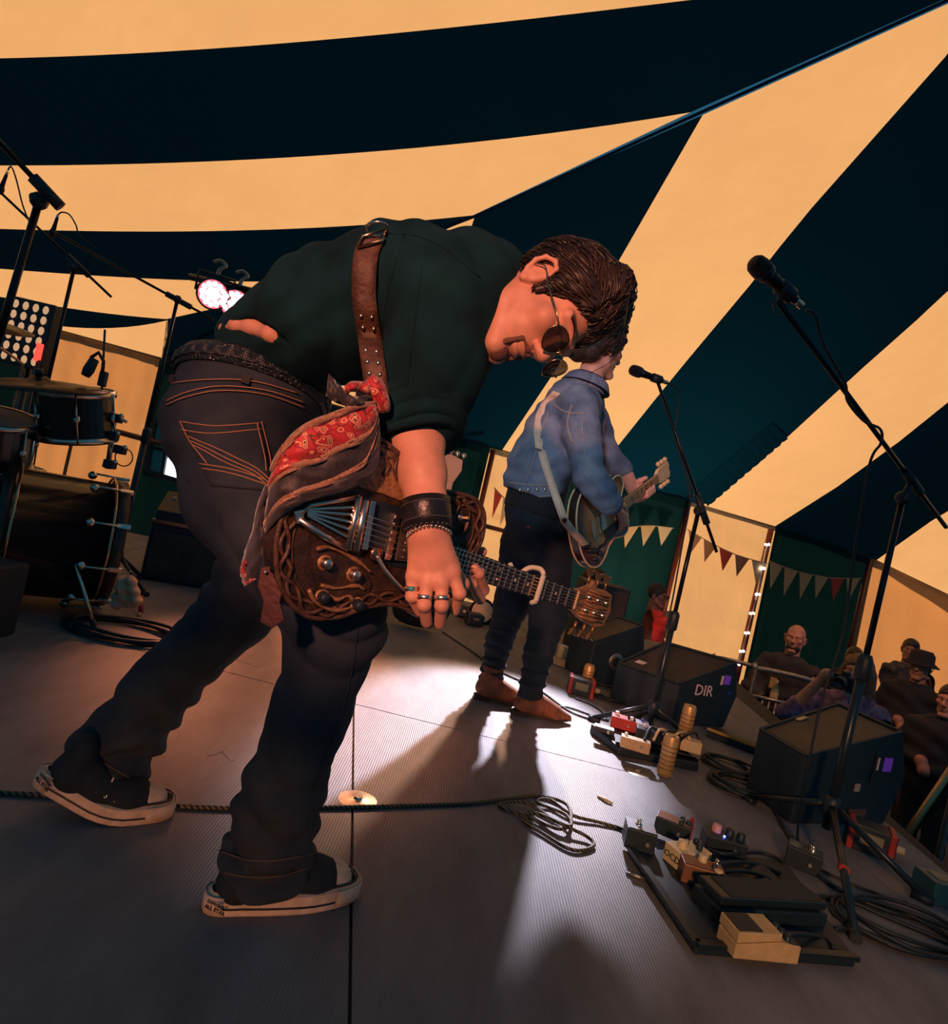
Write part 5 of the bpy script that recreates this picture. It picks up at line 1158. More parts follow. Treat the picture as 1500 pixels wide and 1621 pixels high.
# ------------------------------------------------------------------ floor monitors
def hexa(b, t):
    return MB().add(list(b)+list(t), [(3, 2, 1, 0), (4, 5, 6, 7), (0, 1, 5, 4), (1, 2, 6, 5), (2, 3, 7, 6), (3, 0, 4, 7)])
def zp(px, py, z): d = ray(px, py); return P(px, py, (z-CH)/d.z)
def wedge(label, L, Fr, Rr, B, zl, zh, bulge=.05):
    """four top corners in the photo; low edge at height zl, high edge at zh"""
    t = [zp(*L, zl), zp(*Fr, zl), zp(*Rr, zh), zp(*B, zh)]; c = sum(t, V((0, 0, 0)))/4; o = thing('floor_monitor', label, 'speaker', (c.x, c.y, 0), group=None)
    out = ((t[2]-t[1])+(t[3]-t[0])); out.z = 0; out.normalize(); bt = [V((p.x, p.y, 0)) for p in t]
    m_ = [V((t[0].x, t[0].y, zl*.55)), V((t[1].x, t[1].y, zl*.55)), V((t[2].x, t[2].y, zh*.5))+out*bulge, V((t[3].x, t[3].y, zh*.5))+out*bulge]
    mb = MB(); mb.add(bt+m_+t, [(3, 2, 1, 0), (0, 1, 5, 4), (1, 2, 6, 5), (2, 3, 7, 6), (3, 0, 4, 7), (4, 5, 9, 8), (5, 6, 10, 9), (6, 7, 11, 10), (7, 4, 8, 11), (8, 9, 10, 11)])
    bd = mb.build('cabinet', TOLEX, o, bevel=.008)
    n = (t[1]-t[0]).cross(t[3]-t[0]).normalized(); n = n if n.z > 0 else -n; q = [p.lerp(c, .10)+n*.004 for p in t]; MB().add(q+[p-n*.012 for p in q], [(0, 1, 2, 3), (7, 6, 5, 4), (0, 4, 5, 1), (1, 5, 6, 2), (2, 6, 7, 3), (3, 7, 4, 0)]).build('grille', GRILLE, o, bevel=.003)
    for i in range(4): MB().bar(t[i].lerp(c, .03)+n*.004, t[(i+1) % 4].lerp(c, .03)+n*.004, .014, .012, hint=n).build('grille_frame', TOLEX, o, bevel=.002)
    s0, s1 = t[1], t[2]; sn = (s1-s0).cross(V((0, 0, 1))).normalized(); sn = sn if sn.y < 0 else -sn
    return o, t, c, n, sn
def side_pt(t, u, z): p = t[1].lerp(t[2], u); return V((p.x, p.y, z))
o, t, c, n, sn = wedge('black floor monitor behind the centre microphone stand with white lettering on its side', (976, 1050), (1075, 1085), (1168, 1050), (1053, 1017), .21, .37)
sd = (t[2]-t[1]); sd.z = 0; sd.normalize()
PINKL = mat('pale_lettering', (.75, .62, .60), .6); PURP = mat('purple_label', (.14, .05, .38), .4, emit=.15, ecol=(.2, .05, .6))
text_mb('DIR', .085, FM(side_pt(t, .46, .195)+sn*.004, sd, V((0, 0, 1)), sn), .001).build('side_lettering', PINKL, o)
MB().box(side_pt(t, .86, .27)+sn*.003, (.045, .004, .05), (sd, sn, V((0, 0, 1)))).build('purple_label', PURP, o); MB().box(side_pt(t, .76, .265)+sn*.003, (.014, .004, .05), (sd, sn, V((0, 0, 1)))).build('white_label', PINKL, o)
MB().box(side_pt(t, .50, .12)+sn*.002, (.13, .006, .09), (sd, sn, V((0, 0, 1)))).build('handle_recess', PLAST, o)
MB().box(side_pt(t, .95, .2)+sn*.004, (.02, .004, .02), (sd, sn, V((0, 0, 1)))).build('blue_socket', mat('blue_socket', (.02, .06, .4), .4), o)
MB().box(t[0].lerp(c, .42)+n*.006, (.05, .03, .002), ((t[1]-t[0]).normalized(), (t[3]-t[0]).normalized(), n)).build('badge', PINKL, o)
o, t, c, n, sn = wedge('large black floor monitor beside the tall boom stand with a purple lit panel', (1200, 1156), (1274, 1200), (1431, 1161), (1327, 1115), .25, .38, .08)
sd = (t[2]-t[1]); sd.z = 0; sd.normalize(); up = V((0, 0, 1))
MB().box(side_pt(t, .84, .235)+sn*.003, (.12, .006, .13), (sd, sn, up)).build('control_panel', PLAST, o, bevel=.002); MB().box(side_pt(t, .87, .25)+sn*.007, (.05, .004, .055), (sd, sn, up)).build('purple_screen', PURP, o); MB().box(side_pt(t, .76, .25)+sn*.007, (.008, .004, .05), (sd, sn, up)).build('white_label', PINKL, o)
MB().box(side_pt(t, .60, .15)+sn*.003, (.03, .004, .03), (sd, sn, up)).build('paper_sticker', mat('dull_sticker', (.35, .28, .24), .7), o); MB().box(side_pt(t, .66, .05)+sn*.003, (.10, .004, .03), (sd, sn, up)).build('rating_plate', mat('dull_plate', (.10, .05, .05), .6), o)
MB().box(t[0].lerp(t[3], .45).lerp(c, .18)+n*.008, (.06, .02, .003), ((t[3]-t[0]).normalized(), n.cross(t[3]-t[0]).normalized(), n)).build('badge', CREAMP, o)
o, t, c, n, sn = wedge('floor monitor with a carpeted top behind the denim jacket guitarist', (905, 998), (941, 1017), (1020, 991), (979, 977), .25, .40)
sd = (t[2]-t[1]); sd.z = 0; sd.normalize(); MB().lathe([(0, .004), (.05, .004), (.055, 0)], side_pt(t, .55, .15)+sn*.002, sn, 16).build('port_ring', STEEL, o); MB().lathe([(0, .006), (.03, .006)], side_pt(t, .55, .15)+sn*.002, sn, 16).build('port_hole', PLAST, o)
# tall cabinet beyond it
p = P(935, 1010, 4.75); cb = thing('speaker_cabinet', 'tall black speaker cabinet behind the carpeted floor monitor', 'speaker', (p.x, p.y, 0)); MB().box((0, 0, .28), (.34, .34, .56)).build('cabinet', TOLEX, cb, world=False, bevel=.01); MB().box((0, -.172, .3), (.30, .01, .46)).build('grille', GRILLE, cb, world=False)
# dark box in the left foreground edge
p = G(-10, 1062); bxo = thing('stage_box', 'dark wedge speaker with a worn wooden top edge beside the bass drum', 'speaker', p); MB().box((-.38, .18, .14), (.34, .40, .28)).build('cabinet', TOLEX, bxo, world=False, bevel=.01); MB().box((-.37, -.02, .285), (.38, .03, .02)).build('wood_edge', WOOD, bxo, world=False, bevel=.003); MB().box((-.212, .02, .14), (.01, .05, .012)).build('latch', STEEL, bxo, world=False)
# ------------------------------------------------------------------ cans and boxes
CAN = mat('gold_can', (.62, .38, .15), .4, .35, var=.12, vs=60)
def can(label, p, h=.165, r=.031):
    o = thing('drink_can', label, 'can', p); s = h/.165; MB().lathe([(.022*s, 0), (r, .010*s), (r, .148*s), (.027*s, .160*s), (.0265*s, .165*s), (.024*s, .162*s), (0, .160*s)], (0, 0, 0), n=24).build('can_body', CAN, o, world=False); MB().box((.004, 0, .163*s), (.02, .010, .002)).build('pull_tab', CHROME, o, world=False)
    for k in range(6): MB().lathe([(r+.0004, .03*s+.018*k*s), (r+.0004, .034*s+.018*k*s)], (0, 0, 0), n=24).build('printed_line', mat('can_print', (.20, .09, .03), .5), o, world=False)
can('tall gold drink can on the deck in front of the pedalboard', G(1050, 1227)); can('tall gold drink can standing on the back corner of the pedalboard', zp(1080, 1172, .055)); can('gold drink can beside the black and red power box', G(925, 1092), .15)
def redbox(label, p, yaw, s=1.0):
    o = thing('power_box', label, 'power box', p, rot=yaw); MB().box((0, 0, .045*s), (.15*s, .10*s, .09*s)).build('box_shell', PLAST, o, world=False, bevel=.004)
    for q in (-1, 1): MB().box((q*.062*s, 0, .046*s), (.02*s, .106*s, .096*s)).build('red_end_band', REDP, o, world=False, bevel=.004)
    MB().box((0, -.051*s, .05*s), (.07*s, .002, .04*s)).build('printed_panel', mat('box_print', (.25, .22, .14), .6), o, world=False); MB().lathe([(0, .03*s), (.012*s, .03*s), (.014*s, 0)], (.075*s, 0, .04*s), (1, 0, 0), 12).build('socket', CREAMP, o, world=False)
redbox('black power box with red end bands under the gold can', G(917, 1098), R(-8)); redbox('black power box with red end bands behind the tall boom stand', G(1372, 1345), R(-28), 1.0)
o = thing('junction_box', 'small teal junction box on the cables at the stage edge', 'box', G(1490, 1425)); MB().box((0, 0, .035), (.14, .10, .07)).build('box_shell', mat('teal_plastic', (.02, .09, .11), .5), o, world=False, bevel=.004); MB().box((-.02, 0, .072), (.05, .05, .004)).build('printed_panel', mat('box_print', (.25, .22, .14), .6), o, world=False)
o = thing('power_strip', 'yellow edged power strip on the deck between the two floor monitors', 'power strip', G(1160, 1180), rot=R(-35)); MB().box((0, 0, .025), (.26, .06, .05)).build('strip_body', PLAST, o, world=False, bevel=.004); MB().box((0, -.031, .042), (.26, .006, .012)).build('yellow_edge', mat('yellow_edge', (.55, .32, .06), .5), o, world=False)
# ------------------------------------------------------------------ effects pedals
def pedal(label, p, yaw, sz, m, topm=None, knobs=(), sw=None, led=None, name='effects_pedal', slope=.0, text=None):
    o = thing(name, label, 'pedal', p, rot=yaw); l, w_, h = sz
    mb = MB(); mb.add([(-l/2, -w_/2, 0), (l/2, -w_/2, 0), (l/2, w_/2, 0), (-l/2, w_/2, 0), (-l/2, -w_/2, h-slope), (l/2, -w_/2, h), (l/2, w_/2, h), (-l/2, w_/2, h-slope)], [(3, 2, 1, 0), (4, 5, 6, 7), (0, 1, 5, 4), (1, 2, 6, 5), (2, 3, 7, 6), (3, 0, 4, 7)]); mb.build('case', m, o, world=False, bevel=.003)
    zt = lambda x: h-slope+slope*(x+l/2)/l
    if topm: MB().add([(x, y, zt(x)+.0012) for x, y in ((-l*.46, -w_*.44), (l*.46, -w_*.44), (l*.46, w_*.44), (-l*.46, w_*.44))], [(0, 1, 2, 3)]).build('top_plate', topm, o, world=False)
    for x, y, r, km in knobs: MB().lathe([(r, 0), (r*.95, r*1.5), (r*.8, r*1.6), (0, r*1.6)], (x*l, y*w_, zt(x*l)), n=14).build('knob', km, o, world=False)
    if sw: MB().lathe([(.010, 0), (.010, .004), (.006, .005), (.006, .014), (.0075, .016), (0, .017)], (sw[0]*l, sw[1]*w_, zt(sw[0]*l)), n=12).build('footswitch', CHROME, o, world=False)
    if led: MB().ball((led[0]*l, led[1]*w_, zt(led[0]*l)+.002), .0035, 8).build('indicator_light', led[2], o, world=False)
    for q in (-1, 1): MB().cyl((l*.2, q*w_/2, h*.5), (l*.2, q*(w_/2+.012), h*.5), .006, n=8).build('jack', STEEL, o, world=False)
    if text:
        t_ = text_mb(text, .026, FM(V((-l/2-.0006, 0, h*.46)), V((0, -1, 0)), V((0, 0, 1)), V((-1, 0, 0))), .0006); t_.build('lettering', PLAST, o, world=False)
    return o
BLUEL = mat('blue_led', (.1, .2, 1), .3, emit=14, ecol=(.08, .15, 1)); SILV = mat('brushed_silver', (.50, .52, .56), .35, .7); PINKK = mat('pink_knob', (.75, .35, .36), .4); COPP = mat('copper_paint', (.28, .12, .07), .4, .3); REDT = mat('clear_red', (.6, .05, .03), .3)
BD = thing('pedalboard', 'low black pedalboard at the stage edge under the row of mixed pedals', 'pedalboard', G(1150, 1440)); q = [G(992, 1352), G(1098, 1512), G(1352, 1532), G(1240, 1372)]
MB().prism([(p.x, p.y) for p in q], 0.0, .022).build('board', PLAST, BD, bevel=.004)
for a, b in ((0, 1), (1, 2)): MB().bar(q[a]+V((0, 0, .026)), q[b]+V((0, 0, .026)), .02, .012).build('edge_rail', BLK, BD)
zb = .0225; K = PLAST
pedal('silver topped black tuner pedal with a chrome switch at the end of the braided cable', zp(1008, 1338, zb), R(-8), (.085, .075, .058), PLAST, SILV, [], (-.1, 0)); 
pedal('black pedal with copper face and small knobs behind the silver topped tuner', zp(1062, 1322, zb), R(-25), (.105, .065, .05), PLAST, COPP, [(.2, -.25, .008, K), (.2, .2, .008, K), (.38, 0, .008, K)])
pedal('cream pedal lettered OCD with a square cream knob', zp(1084, 1368, zb), R(26), (.115, .068, .05), CREAMP, None, [(-.25, .0, .013, CREAMP), (.22, -.2, .009, K), (.36, .22, .009, K), (.1, .28, .006, STEEL)], text='OCD')
pedal('copper brown pedal next to the cream lettered pedal', zp(1106, 1396, zb), R(-8), (.11, .06, .05), COPP, COPP, [(.0, .2, .012, CREAMP), (.25, -.1, .007, K)], (.35, .2))
pedal('black pedal with a pink knob and blue light', zp(1142, 1345, zb), R(-8), (.12, .075, .045), PLAST, None, [(-.2, .15, .014, PINKK), (.12, .1, .013, K), (.38, .0, .013, K)], None, (-.05, -.2, BLUEL))
pedal('small red and cream switch block beside the volume pedal', zp(1128, 1404, zb), R(-8), (.05, .045, .035), COPP, None, [(-.1, .2, .013, REDT), (.0, -.3, .012, CREAMP)])
a = zp(1112, 1440, zb); b = zp(1282, 1448, zb); dd = b-a; vp = thing('volume_pedal', 'long black treadle pedal in the row at the stage edge', 'pedal', (a+b)/2, rot=math.atan2(dd.y, dd.x)); MB().box((0, 0, .018), (dd.length, .10, .036)).build('base', PLAST, vp, world=False, bevel=.004); M_ = Matrix.Rotation(R(-3), 4, 'Y'); MB().box((0, 0, .052), (dd.length*.97, .092, .020)).build('treadle', BLK, vp, world=False, bevel=.004); MB().box((0.01, 0, .063), (dd.length*.84, .078, .003)).build('rubber_tread', mat('grey_rubber', (.035, .034, .036), .8, bump=.4, bs=300), vp, world=False)
a = zp(1146, 1500, zb); b = zp(1246, 1510, zb); dd = b-a; yp = thing('effects_pedal', 'tan compact pedal with a black tread plate in front of the treadle pedal', 'pedal', (a+b)/2, rot=math.atan2(dd.y, dd.x)); TAN = mat('tan_paint', (.52, .34, .17), .5, var=.1, vs=40); l = dd.length
MB().prism([(-l/2, 0), (l*.5, 0), (l*.5, .040), (l*.16, .046), (-l/2, .032)], -.034, .034, FM(V((0, 0, 0)), V((1, 0, 0)), V((0, 0, 1)), V((0, -1, 0)))).build('case', TAN, yp, world=False, bevel=.002)
MB().prism([(-l/2, .036), (l*.16, .050), (l*.16, .066), (-l/2, .060)], -.036, .036, FM(V((0, 0, 0)), V((1, 0, 0)), V((0, 0, 1)), V((0, -1, 0)))).build('treadle', TAN, yp, world=False, bevel=.002)
MB().add([(-l*.48, -.030, .0622), (-l*.12, -.030, .0645), (-l*.12, .030, .0645), (-l*.48, .030, .0622)], [(0, 1, 2, 3)]).build('black_tread', RUB, yp, world=False, solid=.002)
for i, y in enumerate((-.02, .0, .02)): MB().lathe([(.008, 0), (.007, .014), (0, .015)], (l*.33, y, .042), n=12).build('knob', K, yp, world=False)
MB().box((l*.34, 0, .042), (l*.26, .06, .002)).build('control_plate', PLAST, yp, world=False)
cable('patch_cable', 'red patch cable standing up among the pedals', [zp(1062, 1345, .06), P(1075, 1326, 1.98), P(1092, 1300, 2.0), P(1096, 1298, 2.01), P(1092, 1325, 2.0), zp(1088, 1340, .04)], .0045, REDP)
for i, pts in enumerate(([(1120, 1345), (1150, 1352), (1200, 1350), (1240, 1362)], [(1110, 1375), (1160, 1365), (1200, 1368), (1235, 1382)], [(1130, 1385), (1170, 1378), (1210, 1388), (1230, 1400)], [(1228, 1480), (1260, 1478), (1300, 1484), (1320, 1500)])):
    cable('patch_cable', ('black patch cable behind the copper brown pedal', 'black patch cable touching the pedal with the pink knob', 'black patch cable looping onto the long treadle pedal', 'black patch cable beside the tan compact pedal')[i], [zp(x, y, .035+.02*math.sin(k*2)) for k, (x, y) in enumerate(pts)], .0055)
# the other pedalboard, in front of the middle monitor
q = [G(932, 1160), G(977, 1196), G(1104, 1222), G(1062, 1178)]; B2 = thing('pedalboard', 'black pedalboard beside the drink can with red and white pedals', 'pedalboard', G(1010, 1190)); mb = hexa(q, [p+V((0, 0, .045 if i in (0, 3) else .035)) for i, p in enumerate(q)]); mb.build('board', PLAST, B2, bevel=.006)
for k in range(2): MB().bar(q[1].lerp(q[0], .1+.0*k)+V((0, 0, .04)), q[2].lerp(q[3], .1)+V((0, 0, .04)), .03, .008).build('edge_rail', BLK, B2)
WP = mat('white_pedal', (.75, .78, .85), .35); 
for lab, x, y, yaw, sz, m_, kn in (('dark red pedal on the pedalboard near the brown boots', 984, 1152, -12, (.11, .07, .05), REDP, [(.3, -.2, .009, WHITE), (-.3, .1, .01, WHITE)]), ('white pedal with a blue mark beside the dark red pedal', 1006, 1158, -12, (.10, .065, .05), WP, [(.2, .1, .008, mat('blue_mark', (.05, .1, .5), .4))]), ('tan pedal at the front of the pedalboard near the drink can', 1003, 1186, -12, (.12, .05, .045), TAN, [(.3, .2, .007, WHITE), (-.35, .2, .007, WHITE)]), ('small black pedal with white knobs in the middle of the pedalboard', 1024, 1172, -12, (.11, .06, .05), PLAST, [(.2, .2, .008, WHITE), (-.2, .2, .008, WHITE), (0, -.2, .008, CHROME)]), ('black and cream pedal beside the tall can on the pedalboard', 1050, 1178, -12, (.10, .06, .05), CREAMP, [(.2, .2, .01, PLAST), (-.2, -.2, .009, COPP)]), ('flat white topped pedal at the left end of the pedalboard', 955, 1158, -12, (.09, .05, .02), PLAST, [])):
    pedal(lab, zp(x, y, .047), R(yaw), sz, m_, SILV if 'flat' in lab else None, kn)
o = thing('power_supply', 'cream power supply block on the back corner of the pedalboard', 'power supply', zp(1090, 1188, .045), rot=R(-12)); MB().box((0, 0, .025), (.09, .06, .05)).build('block', CREAMP, o, world=False, bevel=.004); MB().cyl((-.05, 0, .03), (-.10, .02, .03), .008).build('plug', PLAST, o, world=False)
for i in range(5):
    x = 1020+i*14; cable('patch_cable', ('black patch cable arching behind the white pedal with the blue mark', 'cream patch cable arching over the small black pedal with white knobs', 'black patch cable arching over the black and cream pedal', 'cream patch cable arching behind the can on the deck', 'black patch cable arching over the cream power supply')[i], [zp(x, 1172, .10), zp(x+10, 1152+3*i, .14), zp(x+24, 1160, .12), zp(x+30, 1172, .09)], .006, CREAMP if i % 2 else RUB)
# ------------------------------------------------------------------ cables on the deck
def braided():
    m = mat('braided_cable', (.03, .025, .02), .7); nt = m.node_tree; L = nt.links.new; tcn = nt.nodes.new('ShaderNodeTexCoord'); wv = nt.nodes.new('ShaderNodeTexWave'); wv.inputs['Scale'].default_value = 34; wv.bands_direction = 'DIAGONAL'; L(tcn.outputs['Object'], wv.inputs['Vector']); rp = nt.nodes.new('ShaderNodeValToRGB'); e = rp.color_ramp.elements; e[0].position = .5; e[0].color = (.022, .02, .018, 1); e[1].position = .6; e[1].color = (.20, .15, .08, 1); L(wv.outputs['Fac'], rp.inputs['Fac']); L(rp.outputs['Color'], nt.nodes['Principled BSDF'].inputs['Base Color']); return m
z = .0062; gp = lambda l, z0=z: [G(x, y, z0) for x, y in l]
cable('guitar_cable', 'long braided black and tan guitar cable running across the deck into loose loops', gp([(-60, 1252), (60, 1258), (140, 1264), (250, 1274), (360, 1279), (510, 1278), (620, 1276), (740, 1272), (800, 1265), (850, 1260)])+[G(895, 1272, .014), G(903, 1300, .018), G(885, 1312, .016), G(840, 1295, .010), G(790, 1275, .008), G(830, 1270, .016), G(880, 1300, .022), G(930, 1325, .012), G(938, 1340, .007), G(905, 1345, .007), G(860, 1320, .007), G(825, 1295, .010), G(850, 1288, .02), G(900, 1308, .024), G(895, 1290, .026), G(850, 1270, .02), G(870, 1266, .02), G(905, 1290, .012), G(950, 1302, .007), G(985, 1312, .007), G(1002, 1320, .03)], .0056, braided(), n=10)
for lab, l, r in (('thin black cable lying on the deck under the brown boots', [(700, 1000), (745, 1030), (790, 1062), (850, 1090), (900, 1125), (940, 1140)], .005), ('black cable running from the boots to the pedalboard with the cans', [(868, 1118), (900, 1120), (930, 1130), (962, 1140), (945, 1120), (910, 1105)], .005),
                  ('black cable along the deck from the power strip to the junction box', [(1225, 1280), (1240, 1310), (1262, 1340), (1300, 1390), (1400, 1440), (1520, 1470)], .007), ('black cable from the treadle pedal to the stage edge', [(1290, 1420), (1340, 1425), (1400, 1450), (1520, 1500)], .006), ('black cable snaking below the junction box', [(1320, 1470), (1380, 1480), (1440, 1500), (1530, 1510)], .006)): cable('stage_cable', lab, gp(l, r+.001), r)
def coil(label, px, py, rx, ry, n, r=.006):
    c = G(px, py); pts = []
    for k in range(n*14): a = 2*PI*k/14; q = 1+.10*math.sin(k*.37)+.05*math.sin(k*1.1); pts.append(c+V((rx*q*math.cos(a), ry*q*math.sin(a), r+.002+.006*(k//14)+.004*math.sin(k*.8))))
    cable('cable_coil', label, pts, r, n=3)
coil('coil of black cable on the deck beside the bass drum', 192, 1003, .22, .15, 5, .008); coil('coil of black cable in front of the large floor monitor', 1172, 1250, .12, .10, 5); coil('tangle of black cable beside the power strip', 1150, 1215, .10, .09, 4); coil('tangle of black cable at the bottom corner of the stage', 1420, 1475, .16, .11, 5); coil('tangle of black cable behind the gold can', 960, 1100, .13, .16, 4)
o = thing('cable_connector', 'steel cable connector lying in front of the large floor monitor', 'connector', G(1215, 1262)); a, b = G(1196, 1248, .012), G(1220, 1268, .012); MB().cyl(a, b, .009, n=10).build('barrel', STEEL, o); MB().cyl(b, b+(b-a)*.3, .006, n=10).build('tip', CHROME, o)
# stomp box with wavy pale print, at the foot of the tall stand
pedal('small black pedal with wavy pale print at the foot of the tall stand', G(1268, 1372), R(-30), (.10, .07, .06), PLAST, mat('wavy_print', (.12, .15, .12), .5, var=.8, vs=25), [(.2, -.2, .008, CHROME), (.2, .2, .008, CHROME)])
# ------------------------------------------------------------------ drum kit
SHELL = mat('black_drum_lacquer', (.012, .012, .015), .22, spec=.6); HEADM = mat('dark_drum_head', (.02, .02, .024), .5); HOOP = mat('dark_wood_hoop', (.03, .018, .012), .35)
ka = V((.80, .60, 0)); kc = P(165, 850, 3.0); kc.z = .325; KR = .30
kd = thing('bass_drum', 'black bass drum with chrome claws and a spur leg', 'drum', (kc.x, kc.y, 0)); sx_, sy_, sz_ = frame(ka)
MB().lathe([(0, -.42), (KR-.012, -.42), (KR-.012, -.40), (KR-.02, -.40), (KR-.02, 0), (0, 0)], kc, ka, 40).build('shell', SHELL, kd)
for h0, h1 in ((-.425, -.385), (-.005, .045)): MB().lathe([(KR-.02, h0), (KR, h0), (KR, h1), (KR-.02, h1)], kc, ka, 40).build('wooden_hoop', HOOP, kd)
MB().lathe([(0, .030), (KR-.02, .024)], kc, ka, 40).build('front_head', HEADM, kd)
for h in (-.012, -.372): MB().tube([kc+sz_*h+sx_*((KR+.004)*math.cos(a))+sy_*((KR+.004)*math.sin(a)) for a in np.linspace(0, 2*PI, 49)[:-1]], .0065, 6, closed=True).build('chrome_rim', mat('brass_rim', (.62, .40, .24), .25, 1.0), kd)
for k in range(10):
    a = 2*PI*(k+.35)/10; rd = sx_*math.cos(a)+sy_*math.sin(a)
    lg = MB().cyl(kc+rd*(KR+.012)-sz_*.10, kc+rd*(KR+.012)+sz_*.03, .005, n=8).build('tension_rod', CHROME, kd); MB().bar(kc+rd*(KR+.008)+sz_*.0, kc+rd*(KR+.010)+sz_*.055, .022, .016, hint=rd).build('claw', CHROME, lg, bevel=.003); MB().ball(kc+rd*(KR+.002)-sz_*.10, .020, 10).build('lug', CHROME, lg)
sp0 = P(112, 868, 2.72); sp1 = P(155, 968, 2.72); sp1.z = .012; spo = MB().tube([sp0, sp0.lerp(sp1, .6), sp1], [.009, .009, .006], 10).build('spur_leg', CHROME, kd); MB().ball(sp0, .03, 12).build('spur_bracket', CHROME, spo); MB().cyl(sp1-V((0, 0, .01)), sp1+(sp0-sp1).normalized()*.03, .011, n=10).build('rubber_tip', RUB, spo)
def tom(label, px, py, Y, r, h, ax, name='rack_tom'):
    c = P(px, py, Y); o = thing(name, label, 'drum', c); ax = V(ax).normalized(); x, y, z_ = frame(ax)
    MB().lathe([(0, 0), (r, 0), (r, h), (0, h)], c, ax, 32, smooth=False).build('shell', SHELL, o)
    for hh in (.0, h-.015): MB().lathe([(r, hh-.006), (r+.012, hh-.006), (r+.012, hh+.022), (r, hh+.022)], c, ax, 32).build('hoop', CHROME, o)
    MB().lathe([(0, h+.003), (r, h+.003)], c, ax, 32).build('drum_head', mat('pale_drum_head', (.35, .30, .26), .6), o)
    for k in range(6):
        a = 2*PI*(k+.5)/6; rd = x*math.cos(a)+y*math.sin(a); t_ = MB().cyl(c+rd*(r+.016), c+rd*(r+.016)+z_*h, .004, n=6).build('tension_rod', CHROME, o); MB().ball(c+rd*(r+.010)+z_*(h*.5), (.015, .015, .02), 8).build('lug', CHROME, t_)
    return o
tom('black rack tom mounted above the bass drum', 122, 694, 2.92, .155, .22, (-.12, -.25, 1)); tom('black tom at the edge of the kit beside the heavy boom', -22, 735, 2.75, .16, .22, (.1, -.25, 1)); tom('black floor tom behind the bass drum', -30, 850, 3.3, .20, .40, (0, 0, 1), 'floor_tom')
th = thing('tom_mount', 'chrome tom mount on top of the bass drum', 'drum hardware', P(182, 738, 2.95)); MB().cyl(P(170, 742, 2.95), P(182, 660, 2.93), .012, n=10).build('post', CHROME, th)
for x, y in ((178, 690), (184, 662), (174, 735), (190, 712)): MB().box(P(x, y, 2.92), (.05, .04, .04)).build('clamp', PLAST, th, bevel=.006); MB().ball(P(x+8, y-4, 2.90), .011, 8).build('wing_nut', CHROME, th)
MB().cyl(P(168, 648, 2.92), P(200, 668, 2.92), .008, n=8).build('tilt_rod', CHROME, th); MB().tube([P(196+14*math.cos(a), 724+14*math.sin(a), 2.94) for a in np.linspace(0, 2*PI, 20)[:-1]], .003, 5, closed=True).build('wire_loop', BLK, th)
def cymbal(label, px, py, Y, r, ax, base):
    c = P(px, py, Y); o = thing('cymbal', label, 'cymbal', (c.x, c.y, 0)); MB().lathe([(0, .022), (.03, .02), (.045, .006), (r*.6, -.006), (r, -.022), (r, -.024), (r*.6, -.009), (.04, .002)], c, ax, 48).build('bronze_plate', mat('dark_bronze', (.055, .035, .022), .35, .8), o)
    b_ = V((c.x-.35, c.y+.85, 0)); MB().tube([b_+V((0, 0, .3)), b_+V((0, 0, c.z-.12)), c+V((0, 0, -.06)), c+V((0, 0, .03))], .009, 10).build('stand_tube', CHROME, o); MB().cyl(c+V(ax)*.02, c+V(ax)*.05, .016, n=10).build('felt_nut', PLAST, o)
    for a in (0, 2.1, 4.2): MB().cyl(b_+V((0, 0, .34)), b_+V((.28*math.cos(a), .28*math.sin(a), .012)), .009, n=8).build('stand_leg', CHROME, o)
cymbal('large dark cymbal above the rack tom', 62, 603, 2.75, .27, (-.10, -.22, 1), 0); cymbal('dark cymbal at the edge of the kit behind the heavy boom', -40, 500, 3.1, .25, (.1, -.2, 1), 0)
# cloth hung on the drum, stick, small things
S = Sdf(*bb([P(200, 935, 2.78)], .12), .006); S.chain([(P(202, 908, 2.80), .012), (P(196, 930, 2.78), .035), (P(188, 955, 2.78), .028)], .02); S.cap(P(205, 920, 2.78), P(212, 952, 2.78), .025, .03, .015); S.disp(lambda x, y, z: .006*np.sin(110*x+60*z)+.004*np.sin(160*z)); v, f = S.mesh(); tag(build_np('cloth', v, f, mat('cream_cloth', (.42, .29, .19), .9)), 'crumpled cream cloth hanging off the bass drum hoop', 'cloth')
o = thing('screwdriver', 'red handled tool lying on the deck beside the cream cloth', 'tool', G(223, 968)); MB().cyl(G(223, 968, .02), P(224, 945, G(223, 968).y), .012, n=10).build('handle', REDP, o); MB().cyl(G(223, 968, .02), G(219, 975, .01), .004, n=6).build('tip', STEEL, o)
cs = G(300, 920); ao = thing('amplifier', 'low black amplifier case beyond the bass drum', 'amplifier', cs, rot=R(20)); MB().box((0, 0, .19), (.55, .36, .38)).build('case', TOLEX, ao, world=False, bevel=.012); MB().box((0, -.182, .17), (.5, .01, .28)).build('speaker_cloth', GRILLE, ao, world=False); MB().bar((-.28, -.18, .37), (.28, -.18, .37), .02, .02).build('metal_edge', mat('brass_rim', (.62, .40, .24), .25, 1.0), ao, world=False)
mo = thing('mixing_desk', 'small black mixing desk with cyan lights on the amplifier case', 'mixer', V((cs.x, cs.y, .381)), rot=R(20)); MB().prism([(-.2, 0), (.2, 0), (.2, .16), (-.2, .06)], -.26, .26, FM(V((0, 0, 0)), V((0, 1, 0)), V((0, 0, 1)), V((1, 0, 0)))).build('desk_body', PLAST, mo, world=False, bevel=.004)
CY = mat('cyan_led', (.2, .7, 1), .3, emit=10, ecol=(.15, .65, 1)); 
for x, y, z_ in ((.12, -.14, .10), (.20, -.05, .115), (.05, .02, .125)): MB().ball((x, y, z_), .014, 8).build('cyan_light', CY, mo, world=False)
